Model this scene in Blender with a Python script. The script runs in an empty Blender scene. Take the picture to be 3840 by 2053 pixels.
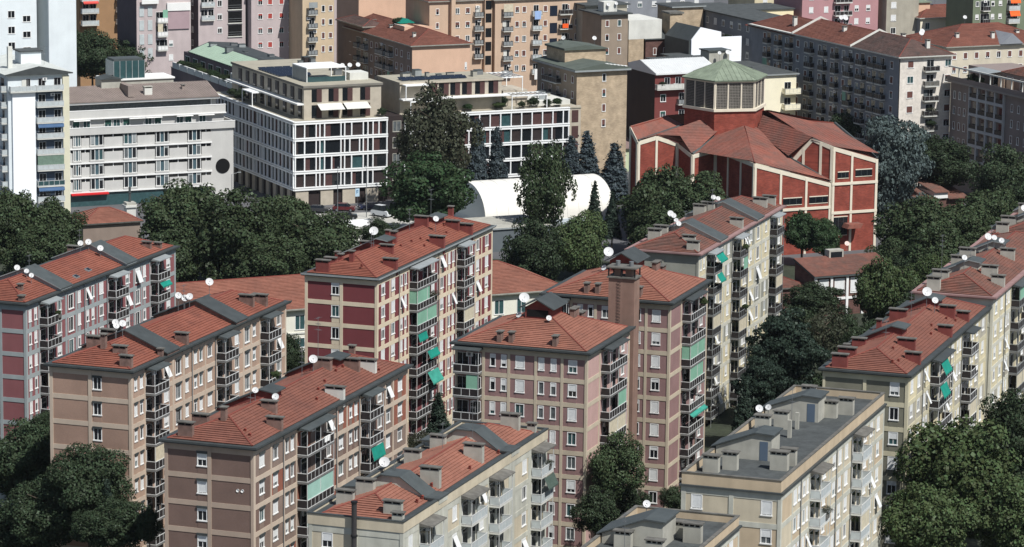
import bpy, math, random
import numpy as np
from mathutils import Matrix, Vector
R = math.radians
scene = bpy.context.scene
col = scene.collection
rng = random.Random(7)

# ---------------------------------------------------------------- camera
cam_d = bpy.data.cameras.new('camera'); cam = bpy.data.objects.new('camera', cam_d); col.objects.link(cam)
cam_d.lens = 123.75; cam_d.sensor_width = 36.0; cam_d.clip_start = 1.0; cam_d.clip_end = 6000.0
_p, _r = R(10.5), R(.677)
_f = Vector((0, math.cos(_p), -math.sin(_p))); _u0 = Vector((0, math.sin(_p), math.cos(_p))); _x0 = Vector((1, 0, 0))
_X = math.cos(_r)*_x0 + math.sin(_r)*_u0; _U = -math.sin(_r)*_x0 + math.cos(_r)*_u0
_m = Matrix((( _X[0], _U[0], -_f[0], 0), (_X[1], _U[1], -_f[1], 0), (_X[2], _U[2], -_f[2], 115.0), (0, 0, 0, 1)))
cam.matrix_world = _m
scene.camera = cam

# ---------------------------------------------------------------- sky and sun
SUN_AZ, SUN_EL = 140.0, 53.0           # azimuth measured clockwise from +Y
world = bpy.data.worlds.new('World'); scene.world = world; world.use_nodes = True
wn = world.node_tree; bg = wn.nodes['Background']
sky = wn.nodes.new('ShaderNodeTexSky'); sky.sky_type = 'NISHITA'; sky.sun_disc = False
sky.sun_elevation = R(SUN_EL); sky.sun_rotation = R(SUN_AZ); sky.air_density = 1.0; sky.dust_density = 1.0; sky.ozone_density = 1.0
wn.links.new(sky.outputs[0], bg.inputs[0]); bg.inputs[1].default_value = .066
sd = bpy.data.lights.new('sun', 'SUN'); sd.energy = 4.6; sd.angle = R(.5); sd.color = (1, .98, .952)
so = bpy.data.objects.new('sun', sd); col.objects.link(so)
_s = Vector((math.sin(R(SUN_AZ))*math.cos(R(SUN_EL)), math.cos(R(SUN_AZ))*math.cos(R(SUN_EL)), math.sin(R(SUN_EL))))
so.rotation_euler = _s.to_track_quat('Z', 'Y').to_euler(); so.location = (0, 0, 300)
scene.view_settings.view_transform = 'Standard'; scene.view_settings.look = 'None'
scene.view_settings.exposure = 0.24; scene.view_settings.gamma = 1.0

# ---------------------------------------------------------------- materials
def lin(c):
    return tuple(((v/255)/12.92 if v/255 <= .04045 else ((v/255+.055)/1.055)**2.4) for v in c)
MATS = {}
def mat(name, c, rough=.85, var=.10, scale=.5, streak=0.0, spec=.25, metal=0.0, fine=0.0, finescale=6.0, trans=0.0):
    if name in MATS: return MATS[name]
    m = bpy.data.materials.new(name); m.use_nodes = True; nt = m.node_tree; n = nt.nodes; l = nt.links
    b = n['Principled BSDF']; b.inputs['Roughness'].default_value = rough; b.inputs['Specular IOR Level'].default_value = spec; b.inputs['Metallic'].default_value = metal
    if not any(k in name for k in ('awning', 'teal', 'orange_aw', 'car_', 'cloth')): y_ = .3*c[0]+.59*c[1]+.11*c[2]; c = tuple(y_+(v-y_)*.88 for v in c)
    streak *= 1.25; lc = lin(c); b.inputs['Base Color'].default_value = (*lc, 1)
    if trans: b.inputs['Transmission Weight'].default_value = 0
    cur = None
    def mul(src, lo, hi, cur):
        mr = n.new('ShaderNodeMapRange'); mr.inputs[1].default_value = .3; mr.inputs[2].default_value = .7; mr.inputs[3].default_value = lo; mr.inputs[4].default_value = hi
        l.new(src, mr.inputs[0])
        if cur is None: return mr.outputs[0]
        mm = n.new('ShaderNodeMath'); mm.operation = 'MULTIPLY'; l.new(cur, mm.inputs[0]); l.new(mr.outputs[0], mm.inputs[1]); return mm.outputs[0]
    geo = n.new('ShaderNodeNewGeometry')
    if var:
        t = n.new('ShaderNodeTexNoise'); t.inputs['Scale'].default_value = scale; t.inputs['Detail'].default_value = 5; l.new(geo.outputs['Position'], t.inputs['Vector'])
        cur = mul(t.outputs[0], 1-var, 1+var, cur)
    if fine:
        t = n.new('ShaderNodeTexNoise'); t.inputs['Scale'].default_value = finescale; t.inputs['Detail'].default_value = 3; l.new(geo.outputs['Position'], t.inputs['Vector'])
        cur = mul(t.outputs[0], 1-fine, 1+fine, cur)
    if streak:
        mp = n.new('ShaderNodeMapping'); mp.inputs['Scale'].default_value = (1.1, 1.1, .10); l.new(geo.outputs['Position'], mp.inputs[0])
        t = n.new('ShaderNodeTexNoise'); t.inputs['Scale'].default_value = 1.0; t.inputs['Detail'].default_value = 6; l.new(mp.outputs[0], t.inputs['Vector'])
        t2 = n.new('ShaderNodeTexNoise'); t2.inputs['Scale'].default_value = .22; t2.inputs['Detail'].default_value = 3; l.new(geo.outputs['Position'], t2.inputs['Vector'])
        av = n.new('ShaderNodeMath'); av.operation = 'ADD'; l.new(t.outputs[0], av.inputs[0]); l.new(t2.outputs[0], av.inputs[1]); hv_ = n.new('ShaderNodeMath'); hv_.operation = 'MULTIPLY'; hv_.inputs[1].default_value = .5; l.new(av.outputs[0], hv_.inputs[0])
        cur = mul(hv_.outputs[0], 1-streak, 1+streak*.45, cur)
    if cur is not None:
        mx = n.new('ShaderNodeVectorMath'); mx.operation = 'SCALE'; mx.inputs[0].default_value = lc; l.new(cur, mx.inputs['Scale']); l.new(mx.outputs[0], b.inputs['Base Color'])
    MATS[name] = m; return m

def leaf_mat(name, c, var=.3, tr=.15):
    m = bpy.data.materials.new(name); m.use_nodes = True; nt = m.node_tree; n = nt.nodes; l = nt.links
    n.remove(n['Principled BSDF']); out = n['Material Output']; lc = lin(c)
    geo = n.new('ShaderNodeNewGeometry'); oi = n.new('ShaderNodeObjectInfo')
    t = n.new('ShaderNodeTexNoise'); t.inputs['Scale'].default_value = .55; t.inputs['Detail'].default_value = 3; l.new(geo.outputs['Position'], t.inputs['Vector'])
    a = n.new('ShaderNodeMapRange'); a.inputs[3].default_value = 1-var; a.inputs[4].default_value = 1+var; l.new(geo.outputs['Random Per Island'], a.inputs[0])
    b = n.new('ShaderNodeMapRange'); b.inputs[1].default_value = .3; b.inputs[2].default_value = .7; b.inputs[3].default_value = .75; b.inputs[4].default_value = 1.25; l.new(t.outputs[0], b.inputs[0])
    c2 = n.new('ShaderNodeMapRange'); c2.inputs[3].default_value = .85; c2.inputs[4].default_value = 1.15; l.new(oi.outputs['Random'], c2.inputs[0])
    m1 = n.new('ShaderNodeMath'); m1.operation = 'MULTIPLY'; l.new(a.outputs[0], m1.inputs[0]); l.new(b.outputs[0], m1.inputs[1])
    m2 = n.new('ShaderNodeMath'); m2.operation = 'MULTIPLY'; l.new(m1.outputs[0], m2.inputs[0]); l.new(c2.outputs[0], m2.inputs[1])
    hs = n.new('ShaderNodeHueSaturation'); hs.inputs['Color'].default_value = (*lc, 1); l.new(m2.outputs[0], hs.inputs['Value'])
    h2 = n.new('ShaderNodeMapRange'); h2.inputs[3].default_value = .47; h2.inputs[4].default_value = .53; l.new(geo.outputs['Random Per Island'], h2.inputs[0]); l.new(h2.outputs[0], hs.inputs['Hue'])
    d = n.new('ShaderNodeBsdfDiffuse'); tr_ = n.new('ShaderNodeBsdfTranslucent'); gl = n.new('ShaderNodeBsdfGlossy'); gl.inputs['Roughness'].default_value = .45
    l.new(hs.outputs[0], d.inputs[0]); l.new(hs.outputs[0], tr_.inputs[0]); gl.inputs[0].default_value = (.6, .65, .6, 1)
    s1 = n.new('ShaderNodeMixShader'); s1.inputs[0].default_value = tr; l.new(d.outputs[0], s1.inputs[1]); l.new(tr_.outputs[0], s1.inputs[2])
    s2 = n.new('ShaderNodeMixShader'); s2.inputs[0].default_value = .012; l.new(s1.outputs[0], s2.inputs[1]); l.new(gl.outputs[0], s2.inputs[2])
    l.new(s2.outputs[0], out.inputs[0]); MATS[name] = m; return m

def brick_mat(name, c1, c2, mortar, bw=.25, bh=.075):
    m = bpy.data.materials.new(name); m.use_nodes = True; nt = m.node_tree; n = nt.nodes; l = nt.links
    b = n['Principled BSDF']; b.inputs['Roughness'].default_value = .9; b.inputs['Specular IOR Level'].default_value = .15
    tc = n.new('ShaderNodeTexCoord'); sx = n.new('ShaderNodeSeparateXYZ'); l.new(tc.outputs['Object'], sx.inputs[0])
    ad = n.new('ShaderNodeMath'); ad.operation = 'ADD'; l.new(sx.outputs[0], ad.inputs[0]); l.new(sx.outputs[1], ad.inputs[1])
    cb = n.new('ShaderNodeCombineXYZ'); l.new(ad.outputs[0], cb.inputs[0]); l.new(sx.outputs[2], cb.inputs[1])
    br = n.new('ShaderNodeTexBrick'); br.inputs['Scale'].default_value = 1; br.inputs['Brick Width'].default_value = bw*2; br.inputs['Row Height'].default_value = bh*2; br.inputs['Mortar Size'].default_value = .012
    br.inputs['Color1'].default_value = (*lin(c1), 1); br.inputs['Color2'].default_value = (*lin(c2), 1); br.inputs['Mortar'].default_value = (*lin(mortar), 1); l.new(cb.outputs[0], br.inputs['Vector'])
    t = n.new('ShaderNodeTexNoise'); t.inputs['Scale'].default_value = .6; t.inputs['Detail'].default_value = 6; l.new(tc.outputs['Object'], t.inputs['Vector'])
    mr = n.new('ShaderNodeMapRange'); mr.inputs[1].default_value = .3; mr.inputs[2].default_value = .7; mr.inputs[3].default_value = .78; mr.inputs[4].default_value = 1.2; l.new(t.outputs[0], mr.inputs[0])
    vm = n.new('ShaderNodeVectorMath'); vm.operation = 'SCALE'; l.new(br.outputs[0], vm.inputs[0]); l.new(mr.outputs[0], vm.inputs['Scale']); l.new(vm.outputs[0], b.inputs['Base Color'])
    MATS[name] = m; return m

def tile_mat(name, c, c2, patch=.5, thr=.55):
    """clay tiles: two tones in weathered patches, dark lichen spots, fine variation per tile"""
    m = bpy.data.materials.new(name); m.use_nodes = True; nt = m.node_tree; n = nt.nodes; l = nt.links
    b = n['Principled BSDF']; b.inputs['Roughness'].default_value = .88; b.inputs['Specular IOR Level'].default_value = .15
    geo = n.new('ShaderNodeNewGeometry')
    def noise(sc, det, rough, lo, hi, off):
        ad = n.new('ShaderNodeVectorMath'); ad.operation = 'ADD'; ad.inputs[1].default_value = (off, off*.7, 0); l.new(geo.outputs['Position'], ad.inputs[0])
        t = n.new('ShaderNodeTexNoise'); t.inputs['Scale'].default_value = sc; t.inputs['Detail'].default_value = det; t.inputs['Roughness'].default_value = rough; l.new(ad.outputs[0], t.inputs['Vector'])
        mr = n.new('ShaderNodeMapRange'); mr.inputs[1].default_value = lo; mr.inputs[2].default_value = hi; l.new(t.outputs[0], mr.inputs[0]); return mr.outputs[0]
    def mix(fac, a, bb):
        mx = n.new('ShaderNodeMix'); mx.data_type = 'RGBA'
        for k, v in ((6, a), (7, bb)):
            if isinstance(v, tuple): mx.inputs[k].default_value = (*lin(v), 1)
            else: l.new(v, mx.inputs[k])
        l.new(fac, mx.inputs[0]); return mx.outputs[2]
    cur = mix(noise(patch, 7, .65, thr-.14, thr+.14, 0), c, c2)
    cur = mix(noise(1.7, 8, .75, .62, .85, 31), cur, tuple(v*.62+18 for v in c2))
    cur = mix(noise(.16, 4, .6, .50, .85, 77), cur, tuple(min(255, v*1.10+4) for v in c))
    w = n.new('ShaderNodeTexWhiteNoise'); mp = n.new('ShaderNodeVectorMath'); mp.operation = 'SCALE'; mp.inputs['Scale'].default_value = 2.6; l.new(geo.outputs['Position'], mp.inputs[0])
    fl = n.new('ShaderNodeVectorMath'); fl.operation = 'FLOOR'; l.new(mp.outputs[0], fl.inputs[0]); l.new(fl.outputs[0], w.inputs['Vector'])
    m2 = n.new('ShaderNodeMapRange'); m2.inputs[3].default_value = .91; m2.inputs[4].default_value = 1.09; l.new(w.outputs['Value'], m2.inputs[0])
    vm = n.new('ShaderNodeVectorMath'); vm.operation = 'SCALE'; l.new(cur, vm.inputs[0]); l.new(m2.outputs[0], vm.inputs['Scale']); l.new(vm.outputs[0], b.inputs['Base Color'])
    MATS[name] = m; return m

white = mat('white_paint', (226, 226, 222), .6, .04); offwhite = mat('off_white', (205, 205, 196), .7, .08, streak=.1)
shutter_w = mat('shutter_white', (214, 216, 214), .6, .08, 2.5); shutter_b = mat('shutter_brown', (104, 66, 58), .7, .1); shutter_g = mat('shutter_green', (40, 84, 74), .7, .1)
glass = mat('window_glass', (26, 30, 34), .08, 0, spec=.5); glass_c = mat('curtained_glass', (86, 92, 94), .25, .3, 2.2, spec=.5); glass_t = mat('teal_glass', (52, 78, 80), .15, .15, 1.5, spec=.5)
dark = mat('dark_void', (14, 14, 16), .9, 0); blackm = mat('black_metal', (30, 31, 33), .6, .05)
sheet = mat('grey_sheet_metal', (74, 80, 80), .6, .12, .8, streak=.12); sheet_d = mat('dark_sheet_metal', (66, 71, 71), .6, .12, .8, streak=.12); sheet_l = mat('light_sheet_metal', (140, 146, 146), .5, .1, .8)
gravel = mat('roof_felt', (72, 76, 76), .95, .22, .7, fine=.12, finescale=3)
conc = mat('concrete', (168, 166, 154), .9, .12, .8, streak=.15); conc_d = mat('stained_concrete', (104, 102, 96), .95, .25, 1.5, streak=.25)
panel_d = mat('dark_balcony_panel', (46, 42, 42), .5, .15, 1.5); slab_m = mat('balcony_slab', (112, 112, 110), .9, .15, 1)
rail_w = mat('white_railing', (196, 198, 196), .6, .05); rail_g = mat('grey_railing', (130, 134, 134), .6, .08); pale_panel = mat('pale_panel', (178, 186, 186), .5, .1, 1.2)
teal = mat('teal_awning', (24, 128, 112), .85, .14, 1.2); teal_f = mat('faded_teal_awning', (58, 142, 126), .85, .16, 1.2); teal2 = mat('pale_green_blind', (122, 172, 146), .8, .1); mint = mat('mint_screen', (150, 192, 178), .6, .08)
orange_aw = mat('orange_awning', (240, 96, 40), .8, .05); red_aw = mat('red_awning', (170, 30, 34), .8, .05)
m_awn1 = mat('cream_blind', (196, 186, 160), .85, .12, 2); m_awn2 = mat('faded_green_blind', (104, 128, 112), .85, .15, 2); dishm = mat('dish_white', (196, 197, 196), .45, .04); metal = mat('galvanised_metal', (120, 124, 126), .45, .1, metal=.3)
tile_a = tile_mat('clay_tile_orange', (131, 81, 67), (117, 74, 63), .35, .56); tile_b = tile_mat('clay_tile_red', (122, 81, 69), (109, 74, 65), .35, .56)
tile_c = tile_mat('clay_tile_pink', (140, 95, 80), (128, 88, 75), .35, .5); tile_w = tile_mat('weathered_tile', (118, 80, 69), (96, 76, 69), .5, .5)
tile_o = tile_mat('old_brown_tile', (104, 82, 76), (84, 74, 70), .5, .5); tile_ch = tile_mat('church_tile', (132, 82, 70), (112, 84, 76), .28, .5)
cap_m = mat('ridge_tile', (124, 62, 52), .9, .1, 1)
brick_red = brick_mat('red_brick', (144, 72, 59), (120, 58, 49), (128, 82, 71)); brick_tan = brick_mat('tan_brick', (182, 164, 138), (166, 148, 124), (156, 142, 124)); brick_brown = brick_mat('brown_brick', (104, 78, 70), (90, 66, 62), (96, 76, 70))
asphalt = mat('asphalt', (92, 92, 94), .95, .15, .15, fine=.08); paving = mat('pale_paving', (176, 174, 166), .9, .1, .3)
green_cu = mat('green_copper', (122, 134, 114), .7, .18, .6, streak=.15)
bark = mat('bark', (84, 74, 62), .95, .2, 2)

# ---------------------------------------------------------------- mesh helpers
class MB:
    def __init__(s): s.v = []; s.f = []; s.m = []; s.mats = []
    def mi(s, m):
        if m not in s.mats: s.mats.append(m)
        return s.mats.index(m)
    def quad(s, a, b, c, d, m): k = len(s.v); s.v += [tuple(a), tuple(b), tuple(c), tuple(d)]; s.f.append((k, k+1, k+2, k+3)); s.m.append(s.mi(m)); return s
    def poly(s, pts, m): k = len(s.v); s.v += [tuple(p) for p in pts]; s.f.append(tuple(range(k, k+len(pts)))); s.m.append(s.mi(m)); return s
    def box(s, x0, x1, y0, y1, z0, z1, m, top=None):
        k = len(s.v); i = s.mi(m); t = i if top is None else s.mi(top)
        s.v += [(x0, y0, z0), (x1, y0, z0), (x1, y1, z0), (x0, y1, z0), (x0, y0, z1), (x1, y0, z1), (x1, y1, z1), (x0, y1, z1)]
        for f, q in (((0, 3, 2, 1), i), ((4, 5, 6, 7), t), ((0, 1, 5, 4), i), ((1, 2, 6, 5), i), ((2, 3, 7, 6), i), ((3, 0, 4, 7), i)):
            s.f.append(tuple(k+j for j in f)); s.m.append(q)
        return s
    def prism(s, pts, axis, a0, a1, m, mcap=None, mtop=None):
        """extrude a polygon (list of 2-D points) along axis 'x' 'y' or 'z'"""
        n = len(pts); k = len(s.v); i = s.mi(m); c = i if mcap is None else s.mi(mcap)
        def P(p, a): return (a, p[0], p[1]) if axis == 'x' else ((p[0], a, p[1]) if axis == 'y' else (p[0], p[1], a))
        s.v += [P(p, a0) for p in pts] + [P(p, a1) for p in pts]
        s.f.append(tuple(k+j for j in range(n))); s.m.append(c); s.f.append(tuple(k+n+j for j in reversed(range(n)))); s.m.append(c if mtop is None else s.mi(mtop))
        for j in range(n): s.f.append((k+j, k+n+j, k+n+(j+1) % n, k+(j+1) % n)); s.m.append(i)
        return s
    def tube(s, p, q, r0, r1, m, n=6):
        p = Vector(p); q = Vector(q); d = (q-p).normalized(); a = d.orthogonal().normalized(); b = d.cross(a); k = len(s.v); i = s.mi(m)
        for (c, r) in ((p, r0), (q, r1)):
            for j in range(n):
                t = 2*math.pi*j/n; s.v.append(tuple(c + a*math.cos(t)*r + b*math.sin(t)*r))
        for j in range(n): s.f.append((k+j, k+(j+1) % n, k+n+(j+1) % n, k+n+j)); s.m.append(i)
        s.f.append(tuple(k+n+j for j in range(n))); s.m.append(i)
        return s
    def mesh(s, name, smooth=False):
        me = bpy.data.meshes.new(name); me.from_pydata(s.v, [], s.f)
        for m in s.mats: me.materials.append(m)
        me.polygons.foreach_set('material_index', s.m)
        if smooth: me.polygons.foreach_set('use_smooth', [True]*len(s.f))
        me.update(); return me
CACHE = {}
def cached(key, fn):
    if key not in CACHE: CACHE[key] = fn()
    return CACHE[key]
def obj(name, me, parent=None, loc=(0, 0, 0), rz=0.0, rot=None, kind=None):
    o = bpy.data.objects.new(name, me); col.objects.link(o); o.location = loc; o.rotation_euler = rot if rot else (0, 0, rz)
    if parent is not None: o.parent = parent
    if kind: o['kind'] = kind
    return o
def tag(o, label, cat, group=None):
    o['label'] = label; o['category'] = cat
    if group: o['group'] = group
    return o
def structure(o): o['kind'] = 'structure'; return o

class Bld:
    """a building: an Empty on the ground at one corner; x runs along the front (y=0), y runs back into the building"""
    def __init__(s, name, label, ox, oy, az, Lx, Wy, cat='apartment block', group=None):
        s.e = obj(name, None, None, (ox, oy, 0), R(90-az)); s.e.empty_display_size = 2; tag(s.e, label, cat, group)
        s.rz = R(90-az); s.L = Lx; s.W = Wy
    def part(s, name, mb, kind=None, parent=None): return obj(name, mb.mesh(name) if isinstance(mb, MB) else mb, parent or s.e, kind=kind)
class Fac:
    def __init__(s, B, k):
        s.B = B; s.k = k; s.rz = {'F': 0, 'S': -math.pi/2, 'R': math.pi/2, 'K': math.pi}[k]; s.sg = {'F': 1, 'S': -1, 'R': 1, 'K': -1}[k]
    def pos(s, a, z, d=0):
        return {'F': (a, -d, z), 'S': (-d, a, z), 'R': (s.B.L+d, a, z), 'K': (a, s.B.W+d, z)}[s.k]
    def put(s, name, me, a, z, d=0, parent=None): return obj(name, me, parent or s.B.e, s.pos(a, z, d), s.rz)

# ---- facade pieces (all are modelled centred, facing -y, and placed on a facade)
def slab_holes(x0, x1, z0, z1, holes, t, m, mrev=None):
    """wall slab with rectangular openings, its front at y=0, thickness t into +y"""
    mb = MB(); mrev = mrev or m
    xs = sorted({round(x, 4) for x in [x0, x1] + [h[0] for h in holes] + [h[1] for h in holes] if x0-1e-6 <= x <= x1+1e-6})
    zs = sorted({round(z, 4) for z in [z0, z1] + [h[2] for h in holes] + [h[3] for h in holes] if z0-1e-6 <= z <= z1+1e-6})
    def inh(x, z): return any(h[0] < x < h[1] and h[2] < z < h[3] for h in holes)
    for i in range(len(xs)-1):
        j = 0
        while j < len(zs)-1:
            xc = (xs[i]+xs[i+1])/2
            if inh(xc, (zs[j]+zs[j+1])/2): j += 1; continue
            k = j
            while k+1 < len(zs)-1 and not inh(xc, (zs[k+1]+zs[k+2])/2): k += 1
            mb.quad((xs[i], 0, zs[j]), (xs[i+1], 0, zs[j]), (xs[i+1], 0, zs[k+1]), (xs[i], 0, zs[k+1]), m); j = k+1
    for (a, b, c, d) in holes:
        mb.quad((a, 0, c), (a, 0, d), (a, t, d), (a, t, c), mrev); mb.quad((b, 0, d), (b, 0, c), (b, t, c), (b, t, d), mrev)
        mb.quad((a, 0, c), (a, t, c), (b, t, c), (b, 0, c), mrev); mb.quad((a, 0, d), (b, 0, d), (b, t, d), (a, t, d), mrev)
    mb.quad((x0, 0, z0), (x0, 0, z1), (x0, t, z1), (x0, t, z0), m); mb.quad((x1, 0, z1), (x1, 0, z0), (x1, t, z0), (x1, t, z1), m)
    mb.quad((x0, 0, z1), (x1, 0, z1), (x1, t, z1), (x0, t, z1), m); mb.quad((x0, 0, z0), (x0, t, z0), (x1, t, z0), (x1, 0, z0), m)
    return mb

def frame_mesh(w, h, fm, hood):
    def f():
        mb = MB(); t = .085; h2 = h/2
        mb.box(-w/2-.02, -w/2+t, -.035, .1, -h2, h2, fm).box(w/2-t, w/2+.02, -.035, .1, -h2, h2, fm)
        mb.box(-w/2+t, w/2-t, -.03, .1, h2-t, h2+.02, fm).box(-w/2-.06, w/2+.06, -.1, .1, -h2-.06, -h2+t*.8, fm)
        if w > .95: mb.box(-.035, .035, .04, .1, -h2+t*.8, h2-t, fm)
        if hood: mb.box(-w/2-.06, w/2+.06, -.17, -.036, h2-.16, h2+.1, hood)
        return mb.mesh('window_frame')
    return cached(('fr', round(w, 2), round(h, 2), fm.name, hood.name if hood else 0), f)
def plate(name, w, z0, z1, y0, y1, m): return cached((name, round(w, 2), round(z0, 2), round(z1, 2), y0, y1, m.name), lambda: MB().box(-w/2, w/2, y0, y1, z0, z1, m).mesh(name))
def flap_mesh(w, h, m):
    def f():
        mb = MB(); z1 = h*.32; z0 = -h*.48; o = .62; th = .03
        mb.poly([(-w/2, -.05, z1), (w/2, -.05, z1), (w/2, -o, z0), (-w/2, -o, z0)], m); mb.poly([(-w/2, -.05-th, z1+.02), (-w/2, -o-th, z0+.02), (w/2, -o-th, z0+.02), (w/2, -.05-th, z1+.02)], m)
        mb.box(-w/2, w/2, -.05, .03, z1, h/2-.1, m)
        return mb.mesh('shutter_flap')
    return cached(('flap', round(w, 2), round(h, 2), m.name), f)
def window(fac, a, z, w, h, fm=white, sh=None, drop=None, hood=None, g=None, rec=0.0, flap=0.0, r=rng):
    """window centred at (a,z): frame mesh with pane and shutter as its children"""
    sh = sh or shutter_w
    o = fac.put('window', frame_mesh(w, h, fm, hood), a, z, -rec)
    gg = g or r.choice((glass, glass, glass, glass_c, glass_t))
    obj('pane', plate('pane', w-.1, -h/2+.05, h/2-.05, .07, .09, gg), o)
    if r.random() < flap: obj('shutter', flap_mesh(w-.12, h, sh), o); return o
    d = r.choice((0, .18, .3, .55, .75, .97, .97, .97)) if drop is None else drop
    if d > .02: obj('shutter', plate('shutter', w-.18, h/2-.1-(h-.2)*d, h/2-.09, .0, .03, sh), o)
    return o

def balcony(fac, a0, a1, z, fh, st, depth=1.3, side_l=True, doors=None, blind=None, awn=None, posts=True, r=rng):
    """slab with railing, infill panels, corner posts, door; st = dict(rail, panel, slab, h)"""
    w = a1-a0; c = (a0+a1)/2; rl, pm, sm = st['rail'], st['panel'], st['slab']; hh = 1.02
    o = fac.put('balcony', cached(('bsl', round(w, 2), depth, sm.name), lambda: MB().box(-w/2, w/2, -depth, 0, -.2, 0, sm).mesh('balcony_slab')), c, z)
    n = max(3, int(round(w/1.05)))
    def rail():
        mb = MB(); t = .035
        for zz in (.08, hh): mb.box(-w/2, w/2, -depth-.01, -depth+.06, zz-t, zz+t, rl); mb.box(-w/2, -w/2+.06, -depth+.06, -.02, zz-t, zz+t, rl); mb.box(w/2-.06, w/2, -depth+.06, -.02, zz-t, zz+t, rl)
        for i in range(n+1): x = -w/2+.03+(w-.06)*i/n; mb.box(x-.03, x+.03, -depth+.0, -depth+.05, .08+t, hh-t, rl)
        return mb.mesh('railing')
    obj('railing', cached(('rail', round(w, 2), depth, n, rl.name), rail), o)
    pw = (w-.06)/n-.1
    for i in range(n): obj('panel', plate('panel', pw, .14, hh-.06, -.01, .01, pm), o, (-w/2+.03+(w-.06)*(i+.5)/n, -depth+.03, 0))
    for sx in (-1, 1): obj('panel', plate('panel', depth-.2, .14, hh-.06, -.01, .01, pm), o, (sx*(w/2-.03), -depth/2, 0), math.pi/2)
    if posts:
        pm_ = cached(('post', fh, rl.name), lambda: MB().box(-.03, .03, -.03, .03, 1.0, fh-.21, rl).mesh('post'))
        xs = [-w/2+.03, w/2-.03] + ([0] if w > 6 else [])
        for x in xs: obj('post', pm_, o, (x, -depth+.04, 0))
    for (dx, dw) in (doors or ((-w*.25, 1.5), (w*.27, 1.2))):
        obj('door', cached(('door', dw), lambda: MB().box(-dw/2-.07, dw/2+.07, -.05, -.005, .02, 2.35, white).mesh('door_frame')), o, (dx, 0, 0))
        obj('pane', cached(('dpane', dw), lambda: MB().box(-dw/2, -.03, -.07, -.051, .1, 2.28, glass).box(.03, dw/2, -.07, -.051, .1, 2.28, glass).mesh('pane')), o, (dx, 0, 0))
    rr_ = r.random()
    if rr_ < .28: obj('air_conditioner', cached(('ac',), lambda: MB().box(-.42, .42, -.32, -.02, 0, .58, white).box(-.2, .2, -.33, -.32, .1, .48, metal).mesh('air_conditioner')), o, (r.uniform(-w*.4, w*.4), 0, r.choice((.05, 1.9))))
    if r.random() < .16: obj('curtain', plate('curtain', .9, .1, 2.3, -.1, -.075, r.choice((offwhite, glass_c, glass_c))), o, (r.uniform(-w*.35, w*.35), 0, 0))
    if r.random() < .3: obj('drying_rack', cached(('rack',), lambda: MB().box(-.5, .5, -.03, .03, .95, .98, rail_w).box(-.5, .5, -.4, -.36, .95, .98, rail_w).box(-.4, -.1, -.4, .03, .5, .94, white).box(.1, .34, -.4, .03, .6, .94, glass_c).mesh('drying_rack')), o, (r.uniform(-w*.35, w*.35), -depth*.5, .1))
    if not blind and not awn and r.random() < .07: blind = (r.choice((0, .5)), r.choice((.5, .98)), r.choice((m_awn1, m_awn2, teal2)), False)
    if blind and blind[1] <= blind[0]: blind = None
    if blind:                                           # vertical cloth blind between post and rail
        bx0, bx1, bm, sd_ = blind
        obj('blind', cached(('blind', round(bx0*w, 2), round(bx1*w, 2), bm.name, fh, depth), lambda: MB().box(-w/2+bx0*w, -w/2+bx1*w, -depth+.07, -depth+.1, hh-.02, fh-.25, bm).mesh('blind')), o)
        if sd_: obj('blind', cached(('blinds', bm.name, fh, depth), lambda: MB().box(-.015, .015, -depth+.1, -.05, hh-.02, fh-.25, bm).mesh('blind')), o, (-w/2+.09, 0, 0))
    if awn:                                             # drop-arm awning, top at the slab above
        x0, x1, am, drop, out = awn
        def aw():
            mb = MB(); zt = fh-.28; am_ = am if am is not teal else r.choice((teal, teal_f)); n_ = 5; y0, y1 = -depth-.02, -depth-out; xa, xb = -w/2+x0*w, -w/2+x1*w
            pt = [(y0+(y1-y0)*k/n_, zt-drop*k/n_-.09*math.sin(math.pi*k/n_)) for k in range(n_+1)]
            for (ya, za), (yb, zb_) in zip(pt, pt[1:]): mb.quad((xa, ya, za), (xa, yb, zb_), (xb, yb, zb_), (xb, ya, za), am_)
            m_ = max(3, int((xb-xa)/.35))
            for k in range(m_): u, v = xa+(xb-xa)*k/m_, xa+(xb-xa)*(k+1)/m_; mb.poly([(u, y1, zt-drop), (u, y1-.01, zt-drop-.14), ((u+v)/2, y1-.015, zt-drop-.24), (v, y1-.01, zt-drop-.14), (v, y1, zt-drop)], am_)
            mb.tube((xa, y0, zt), (xa, y1, zt-drop), .02, .02, metal, 4); mb.tube((xb, y0, zt), (xb, y1, zt-drop), .02, .02, metal, 4); return mb.mesh('awning')
        obj('awning', aw(), o)
    return o
def canopy(fac, a0, a1, z, m=sheet, depth=1.55, over=.15):
    w = a1-a0+2*over
    return fac.put('canopy', MB().prism([(0, .28), (-depth, 0), (-depth, -.12), (0, -.1)], 'x', -w/2, w/2, m).mesh('canopy'), (a0+a1)/2, z)

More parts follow.
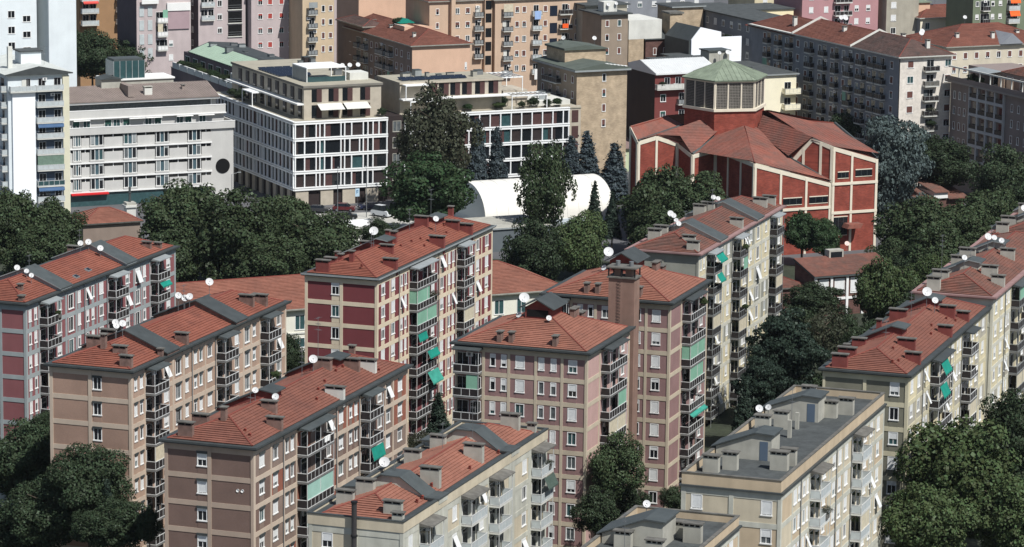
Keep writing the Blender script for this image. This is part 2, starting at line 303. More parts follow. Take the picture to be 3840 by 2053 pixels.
# ---- roofs
def tiles(mb, A, B, C, D, m, course=.42, step=.095, seed=0):
    """stepped tile courses over the roof face A B (eave) C D (top, C above B)"""
    A, B, C, D = map(Vector, (A, B, C, D)); N = (B-A).cross(D-A).normalized()
    if N.z < 0: N = -N
    hgt = ((C+D)/2-(A+B)/2).length; n = max(2, int(round(hgt/course))); r = random.Random(seed)
    for i in range(n):
        t0, t1 = i/n, (i+1)/n; a0 = A.lerp(D, t0); b0 = B.lerp(C, t0); a1 = A.lerp(D, t1); b1 = B.lerp(C, t1)
        sgm = max(1, int((b0-a0).length/2.6)); hs = [step*(.75+.5*r.random()) for _ in range(sgm+1)]
        for j in range(sgm):
            u, v = j/sgm, (j+1)/sgm; p, q = a0.lerp(b0, u), a0.lerp(b0, v); p1, q1 = a1.lerp(b1, u), a1.lerp(b1, v)
            mb.quad(p+N*hs[j], q+N*hs[j+1], q1+N*.006, p1+N*.006, m); mb.quad(p, q, q+N*hs[j+1], p+N*hs[j], m)
def hip_roof(B, x0, x1, y0, y1, z, slope, m, hip0=True, hip1=True, name='roof', seed=0, caps=True):
    """hip roof with ridge along the longer side; returns roof object"""
    lx, ly = x1-x0, y1-y0; base = MB(); tm = MB()
    if lx >= ly:
        run = ly/2; rz = z+run*slope; r0 = x0+(run if hip0 else 0); r1 = x1-(run if hip1 else 0); ym = (y0+y1)/2
        P0, P1 = (r0, ym, rz), (r1, ym, rz)
        fs = [((x0, y0, z), (x1, y0, z), P1, P0), ((x1, y1, z), (x0, y1, z), P0, P1)]
        ends = [((x0, y1, z), (x0, y0, z), P0, P0, hip0), ((x1, y0, z), (x1, y1, z), P1, P1, hip1)]
    else:
        run = lx/2; rz = z+run*slope; r0 = y0+(run if hip0 else 0); r1 = y1-(run if hip1 else 0); xm = (x0+x1)/2
        P0, P1 = (xm, r0, rz), (xm, r1, rz)
        fs = [((x0, y1, z), (x0, y0, z), P0, P1), ((x1, y0, z), (x1, y1, z), P1, P0)]
        ends = [((x0, y0, z), (x1, y0, z), P0, P0, hip0), ((x1, y1, z), (x0, y1, z), P1, P1, hip1)]
    for i, f in enumerate(fs): base.quad(*f, m); tiles(tm, *f, m, seed=seed+i)
    for i, f in enumerate(ends):
        base.poly(f[:3], m)
        if f[4]: tiles(tm, *f[:4], m, seed=seed+5+i)
    base.quad((x0, y0, z), (x0, y1, z), (x1, y1, z), (x1, y0, z), m)
    ro = B.part(name, base); o = obj('tile_courses', tm.mesh('tile_courses'), ro, kind='stuff')
    if caps:
        cm = MB(); up = Vector((0, 0, .05))
        cm.tube(Vector(P0)+up, Vector(P1)+up, .1, .1, cap_m, 6)
        for e, P in ((ends[0], P0), (ends[1], P1)):
            if e[4]:
                for c in e[:2]: cm.tube(Vector(c)+up, Vector(P)+up, .1, .1, cap_m, 6)
        obj('ridge_tiles', cm.mesh('ridge_tiles'), ro)
    return ro, rz
def eave(B, z, over=.5, m=sheet_d, th=.28, x0=0, x1=None, y0=0, y1=None, lip=None):
    x1 = B.L if x1 is None else x1; y1 = B.W if y1 is None else y1
    mb = MB().box(x0-over, x1+over, y0-over, y1+over, z, z+th, m)
    mb.box(x0-over-.05, x1+over+.05, y0-over-.06, y0-over-.002, z+.12, z+th+.06, lip or m); mb.box(x0-over-.06, x0-over-.002, y0-over, y1+over, z+.12, z+th+.06, lip or m)
    return B.part('eave_gutter', mb)
def chimney(B, x, y, z, wy, lx, h, m, capm=None, parent=None, n=2):
    capm = capm or conc_d
    def f():
        mb = MB(); mb.box(-lx/2, lx/2, -wy/2, wy/2, -1.2, h-.34, m); mb.box(-lx/2+.06, lx/2-.06, -wy/2+.06, wy/2-.06, h-.34, h-.1, dark)
        for i in range(n+1):
            y_ = -wy/2+.07+(wy-.14)*i/n
            for sx in (-1, 1): mb.box(sx*(lx/2-.05)-.05, sx*(lx/2-.05)+.05, y_-.07, y_+.07, h-.34, h-.1, m)
        return mb.mesh('chimney')
    o = obj('chimney', cached(('chim', wy, lx, h, m.name, n), f), parent or B.e, (x, y, z))
    obj('cap', cached(('cap', wy, lx, h, capm.name), lambda: MB().box(-lx/2-.13, lx/2+.13, -wy/2-.13, wy/2+.13, h-.1, h+.02, capm).mesh('chimney_cap')), o)
    return o
def dish_mesh(r, m):
    def f():
        mb = MB(); n = 20; rings = [(0, .0), (.35, .02), (.7, .085), (1.0, .18)]; i = mb.mi(m); k0 = 0
        for (rr, dd) in rings:
            for j in range(n): t = 2*math.pi*j/n; mb.v.append((rr*r*math.cos(t), -dd*r, rr*r*math.sin(t)))
        for q in range(len(rings)-1):
            for j in range(n): mb.f.append((q*n+j, q*n+(j+1) % n, (q+1)*n+(j+1) % n, (q+1)*n+j)); mb.m.append(i)
        k = len(mb.v)
        for (rr, dd) in rings:
            for j in range(n): t = 2*math.pi*j/n; mb.v.append((rr*r*math.cos(t), -dd*r+.025, rr*r*math.sin(t)))
        for q in range(len(rings)-1):
            for j in range(n): mb.f.append((k+q*n+j, k+(q+1)*n+j, k+(q+1)*n+(j+1) % n, k+q*n+(j+1) % n)); mb.m.append(i)
        return mb.mesh('dish', True)
    return cached(('dish', r, m.name), f)
def dish(B, x, y, z, r=.5, az=168, tilt=32, mast=1.0, m=None, parent=None):
    r *= .78; o = obj('satellite_dish', dish_mesh(round(r, 3), m or dishm), parent or B.e, (x, y, z), rot=(R(-tilt), 0, R(180-az)-B.rz))
    o.rotation_mode = 'XYZ'
    obj('feed_arm', cached(('arm', r), lambda: MB().tube((0, -.05, -r*.9), (0, -r*1.0, -r*.05), .014, .014, rail_w, 4).box(-.04, .04, -r*1.06, -r*.92, -.07, .05, rail_w).mesh('feed_arm')), o)
    obj('mast', cached(('mast', round(mast, 1)), lambda: MB().tube((0, .0, -mast), (0, .0, .1), .035, .035, metal, 5).mesh('mast')), parent or B.e, (x, y+.02, z))
    return o
def antenna(B, x, y, z, h, parent=None):
    def f():
        mb = MB().tube((0, 0, -.5), (0, 0, h), .03, .025, metal, 5)
        for k, (zz, l) in enumerate(((h-.1, 1.1), (h-.8, .9), (h-1.5, .8))):
            a = .6*k; d = Vector((math.cos(a), math.sin(a), 0)); q = Vector((-d.y, d.x, 0)); p = Vector((0, 0, zz))
            mb.tube(p-d*l*.5, p+d*l*.5, .015, .015, metal, 4)
            for i in range(5): c = p+d*l*(i/4-.5); mb.tube(c-q*.28, c+q*.28, .01, .01, metal, 3)
        return mb.mesh('antenna')
    return obj('antenna', cached(('ant', h), f), parent or B.e, (x, y, z))

# ---------------------------------------------------------------- the ground
g = MB(); g.quad((-1500, -200, 0), (1500, -200, 0), (1500, 3000, 0), (-1500, 3000, 0), asphalt)
structure(obj('ground', g.mesh('ground')))
g = MB(); g.quad((-48, 640, .004), (-8, 655, .004), (-8, 690, .004), (-48, 680, .004), paving); structure(obj('pavement', g.mesh('pavement')))
lawn_m = mat('lawn_grass', (52, 58, 44), .95, .3, .3, fine=.3, finescale=2)
g = MB(); g.quad((-110, 380, .004), (90, 360, .004), (100, 630, .004), (-110, 640, .004), lawn_m); structure(obj('lawn', g.mesh('lawn')))

# ---------------------------------------------------------------- the housing blocks in front
FH, PH, FZ = 3.05, 2.48, .75
def panel_facade(B, fac, ztop, nf, bays, pil, st, aend, bands=True, seed=1):
    r = random.Random(seed); fr = st['frame']; zb_low = ztop-FZ-nf*FH
    fac.put('frieze', MB().box(-aend/2-.05, aend/2+.05, -.045, .2, -FZ/2, FZ/2+.01, fr if not st.get('frieze') else st['frieze']).mesh('frieze'), aend/2, ztop-FZ/2)
    for (a0, a1) in pil:
        w = a1-a0; fac.put('pilaster', cached(('pil', round(w, 2), ztop, fr.name, st.get('pd', .08)), lambda: MB().box(-w/2, w/2, -st.get('pd', .08), .2, 0, ztop-.004, fr).mesh('pilaster')), (a0+a1)/2, 0)
    lo = MB().box(-aend/2, aend/2, 0, .22, 0, zb_low, fr); fac.put('base_wall', lo.mesh('base_wall'), aend/2, 0)
    for k in range(nf):
        zt = ztop-FZ-k*FH; zb = zt-PH
        if bands: fac.put('floor_band', cached(('band', round(aend, 2), fr.name), lambda: MB().box(-aend/2-.04, aend/2, -.05, .2, -(FH-PH), 0, fr).mesh('floor_band')), aend/2, zb)
        for bi, bay in enumerate(bays):
            a0, a1, wins = bay[:3]; pms = bay[3] if len(bay) > 3 and bay[3] else st['panels']; pm = r.choice(pms)
            wins = [(w_[0], w_[1], w_[2] if len(w_) > 2 else st.get('wh', 1.6)) for w_ in wins]
            c = (a0+a1)/2; off = st.get('wtop', .04)
            def f():
                hs = []
                for (wa, ww, wh) in wins:
                    x = fac.sg*(wa-c); hs.append((x-ww/2, x+ww/2, PH-off-wh, PH-off))
                return slab_holes(-(a1-a0)/2, (a1-a0)/2, 0, PH, hs, .22, pm).mesh('panel')
            fac.put('panel', cached(('pan', B.e.name, fac.k, bi, pm.name), f), c, zb)
            for wi, (wa, ww, wh) in enumerate(wins):
                wk = dict(st['win']); 
                if len(bay) > 4: wk.update({k_: v_ for k_, v_ in bay[4].items() if k_ != 'nosp'})
                window(fac, wa, zt-off-wh/2, ww, wh, r=r, **wk)
                spm = st.get('sp')
                if spm and not (len(bay) > 4 and bay[4].get('nosp')): 
                    hh = PH-off-wh-.12
                    fac.put('spandrel', cached(('sp', ww, round(hh, 2), spm.name), lambda: MB().box(-ww/2+.03, ww/2-.03, -.025, .01, .03, hh, spm).mesh('spandrel')), wa, zb)
def core(B, ztop, m, inset=.23): return B.part('wall', MB().box(inset, B.L, inset, B.W, 0, ztop-.002, m))
def cols_balc(B, fac, a0, a1, ztop, nf, st, spec=None, can=True, depth=1.3, canm=None, seed=3, k0=0):
    r = random.Random(seed); spec = spec or {}
    for k in range(k0, nf):
        z = ztop-FZ-(k+1)*FH+.5
        balcony(fac, a0, a1, z, FH, st, depth, r=r, **spec.get(k, {}))
    if can: canopy(fac, a0, a1, ztop-FZ+.42, canm or sheet, depth+.25)
def stair_strip(B, x0, x1, ztop, W, top, wallm, kind, lip=None, slope=.37, gap=.55):
    """raised lift/stair cover crossing the roof; kind 'R' runs down the right slope over the eave, 'L' down the left slope, hump = parapet style"""
    zr = ztop+.3+W/2*slope; mb = MB()
    if kind == 'R': pr = [(-.55, ztop+.28), (-.55, ztop+.62), (W/2-.2, zr+.75), (W+.5, ztop+.62), (W+.5, ztop+.28)]
    elif kind == 'L': pr = [(W/2-1.0, ztop+.4), (W/2-1.0, zr+.75), (W/2+.3, zr+.95), (W+.55, ztop+.62), (W+.55, ztop+.28)]
    else: pr = [(-.25, ztop+.1), (-.25, ztop+.75), (1.3, ztop+.8), (4.2, zr+.55), (6.4, zr+.6), (8.6, ztop+1.3), (W+.2, ztop+1.2), (W+.2, ztop+.1)]
    inner = [(p[0]*.985+.08, p[1]-(.12 if 0 < i < len(pr)-1 else 0)) for i, p in enumerate(pr)]
    mb.prism(inner, 'x', x0+.18, x1-.18, wallm)
    o = B.part('stair_roof', mb); cv = MB(); n = len(pr)
    for i in range(1, n-2):
        (ya, za), (yb, zb) = pr[i], pr[i+1]; lm = lip or top
        cv.prism([(ya, za-.1), (yb, zb-.1), (yb, zb+.03), (ya, za+.03)], 'x', x0-.1, x1+.1, top, mcap=lm)
    if kind == 'L':
        (ya, za), (yb, zb) = pr[1], pr[2]; cv.prism([(ya-.45, za-.2), (ya, za-.1), (ya, za+.03), (ya-.45, za-.07)], 'x', x0-.1, x1+.1, top, mcap=lip or top)
    obj('sheet_cover', cv.mesh('sheet_cover'), o)
    for i in range(1, int((x1-x0)/.6)):
        pass
    return o

b_dark = dict(rail=rail_w, panel=panel_d, slab=slab_m)
b_grey = dict(rail=rail_g, panel=panel_d, slab=slab_m)
b_white = dict(rail=rail_w, panel=pale_panel, slab=offwhite)
T1 = [(.4, 4.55, [(2.2, 1.3)]), (4.85, 8.15, [(5.95, 1.3)]), (8.45, 11.75, [(9.15, .78), (10.65, .78)]), (11.95, 15.9, []), (16, 19.9, []), (20.1, 23.6, [(21.3, 1.2)]), (23.9, 26.6, [(24.95, 1.25)]), (26.9, 30.5, [(27.9, .8), (29.5, .85)]),
      (30.8, 35.2, []), (35.4, 38.7, [(37, 1.2)]), (38.9, 41.2, [(39.75, 1.2)]), (41.5, 45.6, [(43.6, 1.3)])]
T1P = [(-.075, .4), (4.55, 4.85), (8.15, 8.45), (11.75, 11.95), (19.9, 20.1), (23.6, 23.9), (26.6, 26.9), (30.5, 30.8), (35.2, 35.4), (38.7, 38.9), (41.2, 41.5), (45.6, 46)]
STW = dict(drop=0, nosp=True)
T2 = [(.35, 3.5, [(1.2, .75), (2.75, .75)]), (3.75, 7.9, []), (8.1, 11.3, [(9.6, 1.2)]), (11.8, 14.3, [(13.05, 1.5, 2.0)], None, STW), (14.8, 17.0, [(15.5, .8)]), (17.25, 20.7, [(18.0, .8), (19.6, .8)]), (20.95, 23.9, [(22.2, 1.2)]),
      (24.1, 28.3, []), (28.5, 32.2, [(30.4, 1.2)]), (32.6, 34.6, [(33.6, 1.4, 2.0)], None, STW), (35.0, 37.4, [(35.8, .85)]), (37.6, 41.7, []), (41.9, 45.6, [(43.6, 1.2)])]
T2P = [(-.075, .35), (3.5, 3.75), (7.9, 8.1), (14.3, 14.8), (11.3, 11.8), (17.0, 17.25), (20.7, 20.95), (23.9, 24.1), (28.3, 28.5), (32.2, 32.6), (34.6, 35.0), (37.4, 37.6), (41.7, 41.9), (45.6, 46)]
def slabblock(name, label, ox, oy, ztop, T, TP, G_, GP, st, stg, nfL, nfG, seed, tile, core_m, over=.5, eavem=None, lip=None, length=46.0, width=10.5):
    B = Bld(name, label, ox, oy, 19.26, length, width)
    core(B, ztop, core_m)
    F, S = Fac(B, 'F'), Fac(B, 'S')
    panel_facade(B, F, ztop, nfL, T, TP, st, length, seed=seed)
    panel_facade(B, S, ztop, nfG, G_, GP, stg, width, seed=seed+1)
    if tile is not None:
        eave(B, ztop, over, eavem or sheet_d, lip=lip)
        ro, rz = hip_roof(B, .22, length-.22, .22, width-.22, ztop+.3, .37, tile, seed=seed); B.roof = ro; B.rz_ = rz
    for a in (TP[2][0]-.12, TP[5][0]-.12, TP[7][0]-.12): F.put('downpipe', cached(('dp', ztop), lambda: MB().tube((0, -.12, 0), (0, -.12, ztop-.1), .055, .055, metal, 6).mesh('downpipe')), a, 0)
    if rng.random() < .9: antenna(B, length*.62, width*.6, ztop+1.4, 3.6); antenna(B, length*.27, width*.55, ztop+1.6, 2.6)
    B.F, B.S = F, S
    return B
def zroof(B, ztop, y): return ztop+.3+min(y, B.W-y)*.37
def gear(B, ztop, ch=(), ds=(), m=conc_d, capm=None):
    for c in ch:
        x, y, wy, lx, h = c[:5]; chimney(B, x, y, zroof(B, ztop, y), wy, lx, h, c[5] if len(c) > 5 else m, capm)
    for d in ds:
        x, y, r_ = d[:3]; hz = d[3] if len(d) > 3 else 1.3; dish(B, x, y, zroof(B, ztop, y)+hz, r_, az=d[4] if len(d) > 4 else 160+rng.random()*24, mast=hz)
def vents(B, ztop, n, seed, m=None):
    r = random.Random(seed); m = m or mat('vent_tile', (120, 54, 44), .9, .1)
    for i in range(n):
        x = r.uniform(2, B.L-2); y = r.uniform(.8, 4.2); obj('roof_vent', cached(('vent', m.name), lambda: MB().box(-.12, .12, -.12, .12, -.1, .22, m).prism([(-.16, .2), (.16, .2), (0, .32)], 'x', -.16, .16, m).mesh('roof_vent')), B.e, (x, y, zroof(B, ztop, y)))

# colours of the housing blocks
m_rose = mat('rose_render', (140, 84, 86), .9, .06, .5, streak=.06); m_bluegrey = mat('blue_grey_frame', (150, 158, 158), .9, .06, .6, streak=.08)
m_tan = mat('tan_brick_panel', (162, 131, 113), .9, .11, .35, streak=.06, fine=.05); m_sand = mat('sand_frame', (192, 174, 154), .9, .06, .6, streak=.08); m_tan_lit = mat('tan_panel_lit', (172, 144, 124), .9, .11, .35, streak=.08)  # lit tan: lighter copy of the gable's tan, sunlight put into the colour
m_choc = mat('chocolate_panel', (118, 95, 85), .9, .11, .35, streak=.06, fine=.05); m_taupe = mat('taupe_frame', (172, 152, 134), .9, .06, .6, streak=.08); m_greyb = mat('grey_brown_panel', (136, 116, 104), .9, .08, .6, streak=.12); m_rust = mat('rust_panel', (146, 88, 70), .9, .08, .6, streak=.12)
m_crim = mat('crimson_panel', (122, 58, 62), .9, .05, .6, streak=.05); m_cream = mat('cream_frame', (214, 198, 170), .9, .05, .6, streak=.08)
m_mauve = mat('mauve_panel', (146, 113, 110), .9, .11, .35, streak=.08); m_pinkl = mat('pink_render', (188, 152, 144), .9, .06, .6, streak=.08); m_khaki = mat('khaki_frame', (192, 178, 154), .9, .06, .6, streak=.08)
m_sage = mat('sage_panel', (146, 146, 134), .9, .08, .6, streak=.12); m_pale = mat('pale_frame', (198, 196, 180), .9, .06, .6, streak=.12); m_yell = mat('pale_yellow_panel', (208, 196, 160), .9, .11, .35, streak=.12)
m_olive = mat('olive_panel', (120, 118, 102), .9, .08, .6, streak=.08); m_olivef = mat('olive_cream_frame', (196, 188, 158), .9, .11, .35, streak=.1); m_gb = mat('grey_beige_panel', (168, 162, 146), .9, .08, .6, streak=.12)
m_ochre = mat('ochre_panel', (190, 170, 140), .9, .08, .6, streak=.12); m_straw = mat('straw_panel', (196, 184, 158), .9, .08, .6, streak=.14); m_lich = mat('lichen_frame', (188, 188, 174), .9, .1, .8, streak=.2)
m_rosegutter = mat('faded_red_gutter', (146, 114, 110), .8, .15, .5)
m_redch = mat('red_chimney', (126, 62, 56), .9, .15, 1, streak=.15); m_brch = mat('brown_chimney', (126, 100, 90), .95, .25, 1.5, streak=.3)

WB = dict(fm=white, flap=.05); WB2 = dict(fm=white, flap=.06, hood=sheet_d); WG = dict(fm=white, drop=None)
# B1 rose block on the left
st = dict(frame=m_bluegrey, panels=[m_rose], sp=m_bluegrey, win=dict(fm=white, flap=.05))
B1 = slabblock('apartment_block', 'rose and blue grey slab block with two dark roof covers at far left', -62.9, 447.0, 27.2, T2, T2P, [(.3, 3.45, []), (3.85, 5.5, [(4.6, 1.15)]), (5.9, 10.1, [])], [(-.0, .3), (3.45, 3.85), (5.5, 5.9), (10.1, 10.5)], st, dict(frame=m_bluegrey, panels=[m_rose], sp=m_bluegrey, win=WG), 7, 7, 11, tile_a, m_bluegrey)
for a, b, sp in ((3.8, 7.8, {}), (24.2, 28.2, {}), (37.7, 41.6, {1: dict(awn=(.1, .9, teal, .5, .5))})): cols_balc(B1, B1.F, a, b, 27.2, 7, b_dark, sp, canm=sheet_l)
for a in (9.2, 29.2): stair_strip(B1, a, a+3.4, 27.2, 10.5, sheet, m_bluegrey, 'R', lip=sheet_l)
gear(B1, 27.2, [(3.7, 2.6, .6, .6, .8), (-.2+1, 1.0, .5, .8, .5), (.8, .9, .5, .7, .5), (40.5, 1.8, 1.3, .5, .8), (42.5, 1, 1.0, .6, .7), (31, 8.5, 1.6, .6, 1.2)], [(8.4, 5.5, .5, 1.0), (8.6, 4.2, .42, .9), (7.4, 2.9, .42, 1.1), (28.0, 5.9, .5, 1.2), (28.6, 5.0, .55, 1.2), (28.4, 3.1, .55, 1.2)], m_brch)
for (x, y) in ((17.1, 1.2), (21.5, 1.6)): obj('skylight', cached(('sky',), lambda: MB().box(-.5, .5, -.35, .35, -.2, .14, sheet_l).box(-.42, .42, -.28, .28, .14, .16, glass).mesh('skylight')), B1.e, (x, y, zroof(B1, 27.2, y)), rot=(R(20), 0, 0))
# B2 tan block
st = dict(frame=m_sand, panels=[m_tan_lit], sp=m_tan_lit, win=dict(fm=white, flap=.04, hood=sheet_d))
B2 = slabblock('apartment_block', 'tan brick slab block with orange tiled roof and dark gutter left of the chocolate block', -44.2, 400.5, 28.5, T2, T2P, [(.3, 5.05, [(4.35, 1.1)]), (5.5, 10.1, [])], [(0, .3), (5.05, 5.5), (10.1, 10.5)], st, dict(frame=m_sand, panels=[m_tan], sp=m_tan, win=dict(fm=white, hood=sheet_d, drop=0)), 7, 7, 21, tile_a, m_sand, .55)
for a, b, sp in ((3.8, 7.8, {}), (24.2, 28.2, {}), (37.7, 41.6, {})): cols_balc(B2, B2.F, a, b, 28.5, 7, b_dark, sp)
for a in (9.0, 29.2): stair_strip(B2, a, a+3.6, 28.5, 10.5, sheet_d, m_brch, 'R')
gear(B2, 28.5, [(3.4, 3.0, 1.7, .5, 1.0), (.9, 1.0, 1.5, .55, 1.2), (4.0, 5.4, .6, .6, 1.3), (6.8, 8.0, 1.8, .6, 1.3), (10.2, 7.8, 1.8, .6, 1.4), (15.9, .8, 1.6, .6, 1.2), (8.6, .2, .6, .5, .9), (38.6, 2.2, 1.9, .6, 1.2), (41.0, 1.4, 1.9, .6, 1.2), (33, 8.4, 1.8, .6, 1.6)], [(7.6, 5.5, .5, 1.6), (8.4, 6.0, .5, 2.0), (8.5, 5.1, .55, 1.7), (28.4, 7.0, .55, 2.0), (28.6, 6.2, .55, 1.4), (28.7, 5.6, .55, 1.4), (40.0, 8.0, .65, 2.0)], m_brch)
# B3 chocolate block
st = dict(frame=m_sand, panels=[m_greyb, m_greyb, m_choc, m_rust], sp=m_greyb, win=dict(fm=white, flap=.10, hood=sheet_d))
GB = [(.3, 4.95, []), (5.4, 10.1, [(6.05, 1.15)])]; GPB = [(0, .3), (4.95, 5.4), (10.1, 10.5)]
B3 = slabblock('apartment_block', 'chocolate brown gabled block with rust and grey panels and white chimney stacks', -27.6, 369.0, 27.0, T1, T1P, GB, GPB, st, dict(frame=m_taupe, panels=[m_choc], sp=m_choc, win=dict(fm=white, hood=sheet_d)), 5, 5, 31, tile_b, m_taupe, .55)
cols_balc(B3, B3.F, 12.0, 19.8, 27.0, 5, b_dark, {2: dict(blind=(.02, .98, mint, False)), 3: dict(blind=(.02, .98, mint, False))})
cols_balc(B3, B3.F, 30.9, 35.1, 27.0, 5, b_dark, {2: dict(awn=(.05, .95, teal, 1.3, .35))})
for a in (14.6, 34.2): stair_strip(B3, a, a+3.2, 27.0, 10.5, sheet_d, m_redch, 'L')
gear(B3, 27.0, [(1.0, 8.4, 1.7, .6, 1.1), (4.7, 8.3, 1.8, .6, 1.2), (4.4, 5.4, .6, .6, 1.2), (12.2, 3.4, 1.8, .55, 1.1), (8.2, 1.0, 1.8, .55, 1.2), (32.6, 5.4, 2.2, .6, 1.2), (36.4, 3.4, 2.2, .55, 1.2), (38.4, 2.1, 2.2, .55, 1.3, offwhite), (25.4, .9, 2.3, .55, 1.2, offwhite), (43.5, 6.1, .7, .5, .8), (40.7, 9.6, .6, .5, .8)], [(12.7, 5.3, .45, 1.3), (13.5, 3.2, .5, 1.3), (30.2, 5.6, .65, 1.5)], m_brch)
antenna(B3, 33.6, 6.4, 29.4, 5.5); vents(B3, 27.0, 10, 5)
# B4 crimson block
st = dict(frame=m_cream, panels=[m_crim], sp=m_cream, win=dict(fm=white, flap=.07))
B4 = slabblock('apartment_block', 'crimson and cream block with a stack of green balcony blinds in the middle', -18.15, 465.8, 27.5, T1, T1P, GB, GPB, st, dict(frame=m_cream, panels=[m_crim], sp=m_cream, win=dict(fm=white)), 8, 5, 41, tile_a, m_cream, .45, sheet_d, sheet_l)
cols_balc(B4, B4.F, 12.0, 19.8, 27.5, 8, b_dark, {1: dict(blind=(.0, .62, teal2, True)), 2: dict(blind=(.0, .98, teal2, False)), 3: dict(awn=(.02, .45, teal, .9, .3)), 4: dict(awn=(.5, 1, teal, .9, .5)), 5: dict(awn=(.52, 1.05, teal, 1.5, .9))}, canm=sheet_l)
cols_balc(B4, B4.F, 30.9, 35.1, 27.5, 8, b_dark, {}, canm=sheet_l)
for a in (13.6, 34.2): stair_strip(B4, a, a+3.2, 27.5, 10.5, sheet, m_redch, 'L', lip=sheet_l)
gear(B4, 27.5, [(.8, 8.2, 1.9, .6, 1.0), (3.6, 8.2, 1.6, .6, .9), (4.2, 7.0, .6, .6, .9), (3.8, 5.2, .6, .6, .9), (7.2, .9, 2.0, .6, 1.2), (12.8, 3.6, 1.9, .5, 1.0), (18.0, 4.6, .8, .6, 1.6), (31.5, 5.6, 2.0, .6, 1.5), (25.4, .9, 2.2, .6, 1.4), (36.2, 2.6, 2.0, .6, 1.2), (37.2, .9, 2.0, .6, 1.3), (45.2, 6.2, .7, .6, 1.0), (18.6, 8.9, 1.8, .6, .9), (8, 9, .6, .6, 1.2), (27, 9, .6, .6, 1.2)], [(12.9, 5.6, .8, 2.2), (30.9, 3.2, .55, 1.9)], m_redch, conc_d)
antenna(B4, 35.8, 5.8, 29.8, 4.5); vents(B4, 27.5, 8, 6)
# B5, B6 mauve towers
def tower(label, ox, oy, ztop, seed, nf, specs):
    B = Bld('apartment_tower', label, ox, oy, 19.26, 17.4, 17.3, 'apartment tower'); core(B, ztop, m_khaki)
    B.F, B.S = Fac(B, 'F'), Fac(B, 'S')
    bs = [(.25, 3.05, [(1.85, 1.15)]), (3.4, 6.5, [(4.35, .75), (5.95, .75)]), (6.85, 10.05, [(8.75, 1.2)]), (10.4, 13.4, [(10.9, .72), (12.35, .72)]), (13.75, 17.0, [])]
    ps = [(0, .25), (3.05, 3.4), (6.5, 6.85), (10.05, 10.4), (13.4, 13.75), (17.0, 17.3)]
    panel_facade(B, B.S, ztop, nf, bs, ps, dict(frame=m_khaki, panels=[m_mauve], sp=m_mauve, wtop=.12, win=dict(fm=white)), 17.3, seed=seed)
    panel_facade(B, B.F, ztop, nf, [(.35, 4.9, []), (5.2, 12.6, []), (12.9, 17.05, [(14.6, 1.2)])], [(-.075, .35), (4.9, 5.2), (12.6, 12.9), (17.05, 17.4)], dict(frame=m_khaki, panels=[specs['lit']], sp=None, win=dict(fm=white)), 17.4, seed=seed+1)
    cols_balc(B, B.F, 5.6, 12.6, ztop, nf, b_dark, specs.get('F', {}), canm=sheet_d); cols_balc(B, B.S, 13.8, 17.2, ztop, nf, b_dark, specs.get('S', {}), canm=sheet_d)
    eave(B, ztop, .6, sheet_d); B.roof, rz = hip_roof(B, .2, 17.2, .2, 17.1, ztop+.3, .37, tile_c, seed=seed)
    # lantern dormer on the ridge
    d = MB().box(6.4, 11.0, 7.0, 10.4, ztop+1.6, ztop+4.0, m_redch); d.prism([(6.9, ztop+4.0), (10.5, ztop+4.0), (8.7, ztop+5.1)], 'x', 6.45, 10.95, m_redch)
    dm = B.part('roof_lantern', d); cv = MB()
    cv.prism([(6.45, ztop+3.95), (8.7, ztop+5.12), (8.7, ztop+5.27), (6.3, ztop+4.05)], 'x', 5.9, 11.5, sheet_d); cv.prism([(10.95, ztop+3.95), (11.1, ztop+4.05), (8.7, ztop+5.27), (8.7, ztop+5.12)], 'x', 5.9, 11.5, sheet_d)
    obj('sheet_cover', cv.mesh('sheet_cover'), dm); obj('louvre', MB().box(6.34, 6.4, 7.3, 10.1, ztop+2.9, ztop+3.8, dark).mesh('louvre'), dm)
    for (x, y) in ((1.1, 11.8), (1.2, 10.3), (1.1, 4.5)): chimney(B, x, y, ztop+.6, .55, 1.0, 1.3, m_brch)
    chimney(B, 11.8, 5.6, ztop+2.2, .6, 2.0, 1.2, m_brch); chimney(B, 14.6, 5.6, ztop+1.2, .6, 1.6, 1.2, m_brch)
    dish(B, 9.5, 11.6, ztop+4.6, .85, 172, mast=2.6); dish(B, 5.8, 7.0, ztop+3.0, .45, 172, mast=1.3); dish(B, 6.4, 11.2, ztop+3.0, .5, 215, mast=1.3)
    return B
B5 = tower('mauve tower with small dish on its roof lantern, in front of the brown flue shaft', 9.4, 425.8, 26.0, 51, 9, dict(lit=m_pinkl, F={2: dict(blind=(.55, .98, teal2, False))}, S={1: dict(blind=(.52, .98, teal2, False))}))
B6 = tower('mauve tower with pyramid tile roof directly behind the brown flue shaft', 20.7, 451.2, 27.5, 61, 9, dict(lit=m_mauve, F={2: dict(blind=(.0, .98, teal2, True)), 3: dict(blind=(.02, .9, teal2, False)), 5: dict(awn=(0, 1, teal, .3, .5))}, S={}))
fl = Bld('flue_shaft', 'tall brown flue shaft with ladder and open capped head between the mauve towers', 9.4+.33*18.9+.944*.1, 425.8+.944*18.9-.33*.1, 19.26, 2.2, 3.5, 'chimney')
m_flue = mat('flue_brown', (142, 112, 98), .95, .1, .8, streak=.2)
fl.part('shaft', MB().box(0, 2.2, 0, 3.5, 0, 32.2, m_flue)); fl.part('head_slab', MB().box(-.2, 2.4, -.2, 3.7, 32.2, 32.4, conc_d))
for i, (x, y) in enumerate(((0, 0), (2.2, 0), (0, 3.5), (2.2, 3.5), (0, 1.75), (2.2, 1.75))): fl.part('head_post', MB().box(x-.08, x+.08, y-.08, y+.08, 32.4, 33.5, blackm))
